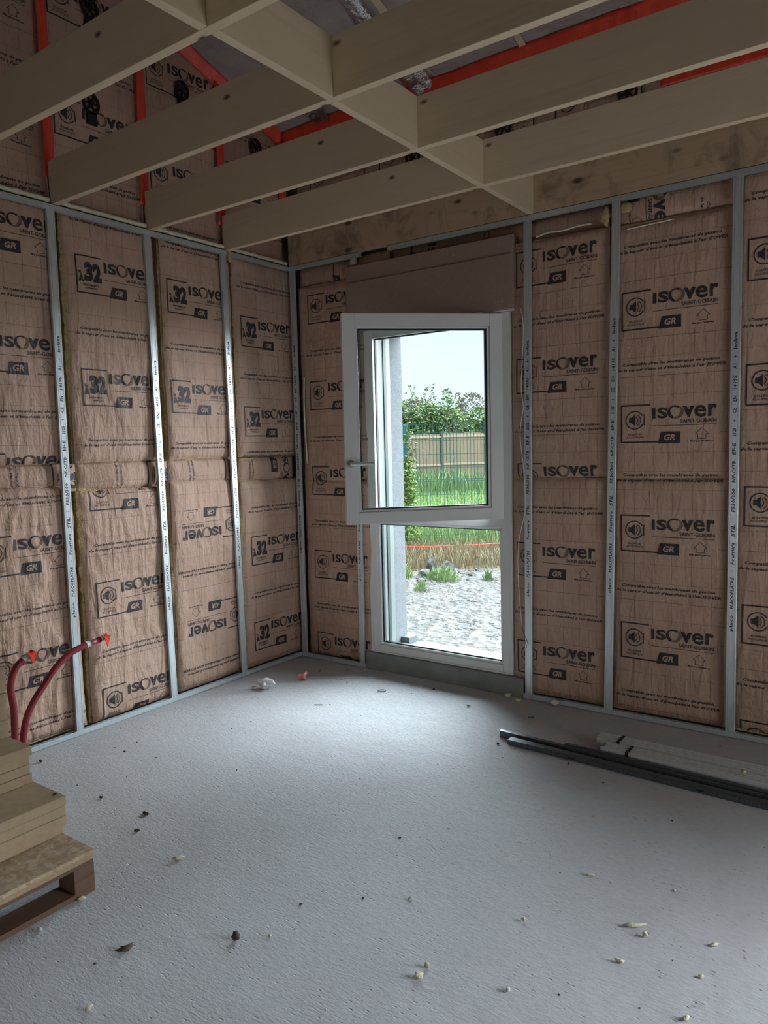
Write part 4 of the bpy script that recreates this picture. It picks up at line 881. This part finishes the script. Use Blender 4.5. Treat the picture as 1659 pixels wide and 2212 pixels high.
def tuft(lat, dep, n, R, h, label, seed, mat=GG):
    rr = random.Random(seed); p = out(lat, dep); p.z = gz(p.x, p.y); vs = []; fs = []
    for i in range(n):
        a = rr.uniform(0, 2*PI); q = Vector((math.cos(a)*R*1.3, math.sin(a)*R, 0))*abs(rr.gauss(0, .62)); hh = h*rr.uniform(.35, 1.15)*math.exp(-(q.length/R)**2*.7); w = Vector((CY, SY, 0))*.004; b_ = Vector((rr.gauss(0, .28), rr.gauss(0, .28), 0))*hh+q*.35; k = len(vs)
        vs += [q-w, q+w, q+b_*.4+Vector((0, 0, hh*.65))+w, q+b_*.4+Vector((0, 0, hh*.65))-w, q+b_+Vector((0, 0, hh))]; fs += [(k, k+1, k+2, k+3), (k+3, k+2, k+4)]
    o = MB().add(vs, fs).build('grass_tuft', mat); o.location = p; tag(o, label, 'grass tuft', 'grass tufts on the gravel')
tuft(.74, 9.15, 260, .13, .20, 'bushy grass tuft in front of the dark rubble stones', 1); tuft(.62, 9.2, 160, .12, .16, 'paler grass tuft left of the bushy one', 2)
tuft(.42, 8.6, 120, .07, .13, 'small grass tuft nearest the window on the left', 3); tuft(.22, 9.4, 160, .13, .20, 'grass tuft at the left reveal of the window', 4); tuft(1.27, 9.1, 90, .07, .14, 'small weed tuft on the gravel at the right', 5, L1)
STONE = varied('pale_rubble_stone', (0.1092, 0.1037, 0.09906), (0.156, 0.1521, 0.1466), 12, .95, bs=.5, bscale=40, bd=.01); STD = varied('dark_rubble_stone', (.06, .058, .056), (.09, .087, .084), 12, .95)
for i, (lat, dep, s, mt, lb) in enumerate(((.60, 9.55, (.07, .05, .11), STD, 'dark pointed rubble stone on the mound'), (.80, 9.6, (.10, .07, .075), STD, 'dark rounded rubble stone on the mound'), (.70, 9.5, (.07, .05, .06), STONE, 'pale stone between the two dark ones'), (.88, 9.4, (.06, .05, .05), STONE, 'pale stone right of the dark rounded one'), (.50, 9.35, (.07, .06, .06), STONE, 'pale stone left of the dark pointed one'), (.45, 9.1, (.06, .05, .04), STONE, 'pale stone at the left foot of the mound'), (1.42, 10.1, (.08, .06, .07), STONE, 'white stone heap in the dry grass at the right'))):
    p = out(lat, dep); blob('rubble_stone', (p.x, p.y, gz(p.x, p.y)-.03), *s, mt, 20+i, i, lb, 'stone', 'rubble stones outside', 2, .7)
rr = random.Random(31)
for i in range(26):
    la = rr.gauss(.68, .22); de = 9.45+rr.gauss(0, .13); p = out(la, de); s_ = rr.uniform(.018, .042)
    blob('rubble_stone', (p.x, p.y, gz(p.x, p.y)-.01+.02*rr.random()), s_*1.3, s_, s_*.8, (STONE, STONE, STD)[i % 3], 60+i, i, 'small %s stone of the low rubble mound outside' % ('pale', 'pale', 'dark')[i % 3], 'stone', 'small stones of the rubble mound', 1, .9)
for o_ in [q for q in COL.objects if q.name.startswith('rubble_stone')]: o_.data.polygons.foreach_set('use_smooth', [False]*len(o_.data.polygons))
rr = random.Random(9); vs = []; fs = []
for i in range(5200):
    dep = 5.4+4.4*rr.random()**.8; lat = rr.uniform(-.9, 2.6); p = out(lat, dep); s = .006+.022*rr.random()**3
    if p.y < .50: continue
    p.z = gz(p.x, p.y)+.035*mnoise.noise(Vector((p.x*1.3, p.y*1.3, 0)))+s*.1; k = len(vs)
    for q in ((1, 0, 0), (0, 1, 0), (-1, 0, 0), (0, -1, 0), (0, 0, .7), (0, 0, -.5)): vs.append(p+Vector((q[0]*s*rr.uniform(.6, 1.6), q[1]*s*rr.uniform(.6, 1.3), q[2]*s)))
    fs += [(k, k+1, k+4), (k+1, k+2, k+4), (k+2, k+3, k+4), (k+3, k, k+4)]
tag(MB().add(vs, fs).build('gravel_stones', STONE), 'loose pale gravel stones on the ground outside the window', 'gravel', None, 'stuff')
p0, p1 = out(.2, 10.35), out(2.2, 10.5); b = MB()
b.tube(spline([p0+Vector((0, 0, gz(p0.x, p0.y)+.21)), out(.7, 10.4, gz(p0.x, p0.y)+.19), out(1.3, 10.4, gz(p0.x, p0.y)+.20), p1+Vector((0, 0, gz(p0.x, p0.y)+.20))], 6), .0045, 6)
tag(b.build('marking_cord', REDP), 'orange marking cord stretched through the dry grass', 'cord')

# ------------------------------------------------------------------ floor debris
CH = varied('dark_wood_chip', (.06, .045, .035), (.12, .09, .07), 60, .9); PL = varied('plaster_crumb', (.50, .49, .47), (.62, .61, .59), 50, .9); PINK = new_mat('pale_pink_plastic', (.75, .42, .40), .45); PINKD = new_mat('pinkish_red_plastic', (.72, .22, .20), .5)
# pink plug
r = empty('plastic_plug', (.416, -.431, .024), math.radians(200)); tag(r, 'pink plastic plug lying on its side near the room corner', 'plug')
MB().tube([(0, 0, 0), (.045, 0, .0)], [.019, .016], 16).build('plug_stem', PINKD, r, True); MB().tube([(-.012, 0, .006), (-.006, 0, .006), (.002, 0, .006), (.008, 0, .006)], [.014, .026, .027, .022], 20).build('plug_cap', PINK, r, True)
# crumpled white plastic
o = blob('plastic_scrap', (.312, -.705, 0), .045, .035, .028, [new_mat('crumpled_white_foil', (.74, .73, .74), .4)], 6, .5, 'crumpled white plastic scrap on the floor near the left wall', 'scrap', None, 3, 1.1)
blob('plastic_scrap', (.224, -.716, 0), .018, .008, .005, PL, 8, .5, 'tiny pale scrap beside the crumpled white plastic', 'scrap')
def ringc(c, r0, a0, a1, label, rz=0, sq=.6, mat=GALVD):
    pts = [(math.cos(math.radians(a))*r0, math.sin(math.radians(a))*r0*sq, 0.003+.004*abs(math.sin(math.radians(a)))) for a in np.linspace(a0, a1, 18)]
    o = MB().tube(pts, .0022, 6).build('wire_ring', mat, None, True); o.location = (c[0], c[1], .001); o.rotation_euler = (0, 0, rz); tag(o, label, 'wire', 'bent wire pieces on the floor')
ringc((.993, -.355), .026, 20, 340, 'small grey open ring lying on the floor in front of the window', .5, .55)
ringc((.395, -.884), .026, 0, 200, 'pale curved strip lying left of the open ring, nearer the left wall', .6, .8, PL)
def stick(c, L, rz, label, mat=CH, w=.004): o = MB().box(-L/2, L/2, -w/2, w/2, 0, .003).build('wood_splinter', mat); o.location = (c[0], c[1], .0008); o.rotation_euler = (0, 0, rz); tag(o, label, 'splinter', 'splinters on the floor')
stick((.81, -.757), .055, .55, 'thin dark splinter left of the floor middle'); stick((.368, -.231), .032, -1.2, 'short dark splinter near the corner stud'); stick((1.978, -.277), .035, .6, 'short black splinter between the window and the steel profiles', CH, .005)
chips = [((1.065, -2.192), .030, .012, .010, CH, 'forked dark chip right of the stacked boards', 'a'), ((1.155, -2.302), .018, .009, .010, CH, 'small dark chip just below the forked one', 'b'), ((.765, -2.209), .016, .008, .010, CH, 'dark chip beside the lowest step boards', 'c'), ((1.467, -2.345), .028, .010, .012, WOOLC, 'pale wool crumb with a dark tip right of the pallet corner', 'd'),
 ((.408, -1.833), .012, .007, .006, CH, 'dark speck on the floor near the left floor rail', 'e'), ((1.743, -2.775), .035, .016, .012, CH, 'brown splintered chip at the bottom left', 'f'), ((1.997, -2.547), .022, .014, .020, CH, 'black crumb in the lower middle left', 'g'),
 ((2.568, -2.318), .014, .010, .012, WOOLC, 'upper of the two cream wool crumbs at the bottom middle', 'h'), ((2.571, -2.37), .024, .013, .014, WOOLC, 'lower and larger of the two cream wool crumbs at the bottom middle', 'i'), ((2.716, -1.964), .012, .010, .010, WOOLC, 'single round cream crumb right of the floor middle', 'j'), ((2.812, -2.274), .011, .010, .010, PL, 'round grey crumb at the bottom, right of the two cream ones', 'k'),
 ((2.801, -1.599), .030, .008, .007, WOOLC, 'flat cream wool sliver on the right half of the floor', 'l'), ((3.020, -1.800), .052, .012, .012, WOOLC, 'long lumpy wool strip at the lower right', 'm'), ((3.064, -1.826), .014, .011, .012, WOOLC, 'round crumb touching the end of the long wool strip', 'n'), ((3.035, -1.984), .022, .010, .010, WOOLC, 'wool crumb below the long wool strip', 'o'), ((3.251, -1.754), .020, .009, .009, WOOLC, 'wool crumb at the right below the profiles', 'p'),
 ((3.249, -1.918), .013, .009, .009, WOOLC, 'small wool crumb in the lower right corner area', 'q'), ((3.253, -2.105), .019, .010, .010, WOOLC, 'wool crumb cut by the bottom right edge', 'r'), ((.537, -.117), .020, .010, .012, WOOL, 'yellow wool crumb by the short floor rail', 's'), ((.640, -.065), .024, .012, .010, PL, 'pale torn scrap at the left end of the sill block', 't'),
 ((.618, -.285), .028, .008, .004, WOOLC, 'flat pale sliver in front of the short floor rail', 'u'), ((1.148, -.10), .022, .010, .006, WOOLC, 'flat pale sliver in front of the sill block', 'v'), ((1.255, -.153), .012, .008, .009, CH, 'black crumb in front of the sill block', 'w'), ((1.59, -.304), .017, .008, .008, WOOL, 'yellowish crumb in front of the right end of the sill block', 'x'),
 ((1.72, -.045), .034, .018, .022, WOOLC, 'dusty wool lumps at the right foot of the sill block', 'y'), ((1.80, -.075), .025, .016, .016, WOOLC, 'dusty wool lump where the long floor rail begins', 'z'), ((2.02, -.045), .042, .020, .026, WOOLC, 'large dusty wool lump on the long floor rail', 'A'), ((2.39, -.757), .008, .006, .008, CH, 'dark crumb in front of the nearest steel channel', 'B'),
 ((1.993, -.716), .010, .008, .009, CH, 'dark crumb left of the steel channels', 'C'), ((1.390, -2.70), .020, .012, .010, WOOLC, 'yellowish crumbs against the pallet corner', 'D'), ((1.428, -2.877), .020, .010, .008, PL, 'pale crumb beside the pallet skid', 'E'), ((.152, -2.143), .018, .010, .010, CH, 'dark crumbs between the boards and the left floor rail', 'F'), ((2.049, -2.298), .009, .007, .006, CH, 'dark curl left of the bottom middle', 'G'),
 ((2.344, -2.069), .011, .009, .009, PL, 'pair of pale pebbles in the floor middle', 'H'), ((1.874, -2.985), .016, .012, .012, WOOLC, 'cream crumb at the bottom left edge', 'I'), ((3.126, -.565), .020, .014, .014, WOOLC, 'pale wool crumb resting on the strapped bundles', 'J'), ((2.078, -2.477), .010, .008, .008, WOOLC, 'cream crumb right of the black one', 'K'), ((3.076, -1.528), .009, .007, .007, PL, 'small white crumb on the right half of the floor', 'L')]
for i, (c, sx, sy, sz, mt, lb, _) in enumerate(chips):
    blob('floor_crumb', (c[0], c[1], .0555 if _ == 'J' else .0), sx*.62, sy*.62, sz*.62, mt, 40+i, YAW+(i*.7 % 1.2)-.6+(-1.2 if _ == 'm' else 0)*.6, lb, 'crumb', None, 2, .9)
rr = random.Random(77)
for i in range(70):
    p = (rr.uniform(.3, 3.6), rr.uniform(-3.2, -.15), 0)
    if p[0] < 1.45 and p[1] < -2.5: continue
    if p[0] > 1.9 and p[1] > -.85: continue
    m_ = rr.choice((0, 0, 1)); s = rr.uniform(.002, .0045)
    blob('floor_grit', p, s*1.5, s, s*.7, (CH, PL)[m_], 200+i, rr.uniform(0, 3), ('tiny dark grit speck on the concrete floor', 'tiny pale grit speck on the concrete floor')[m_], 'grit', ('dark grit scattered over the floor', 'pale grit scattered over the floor')[m_], 1, .8)
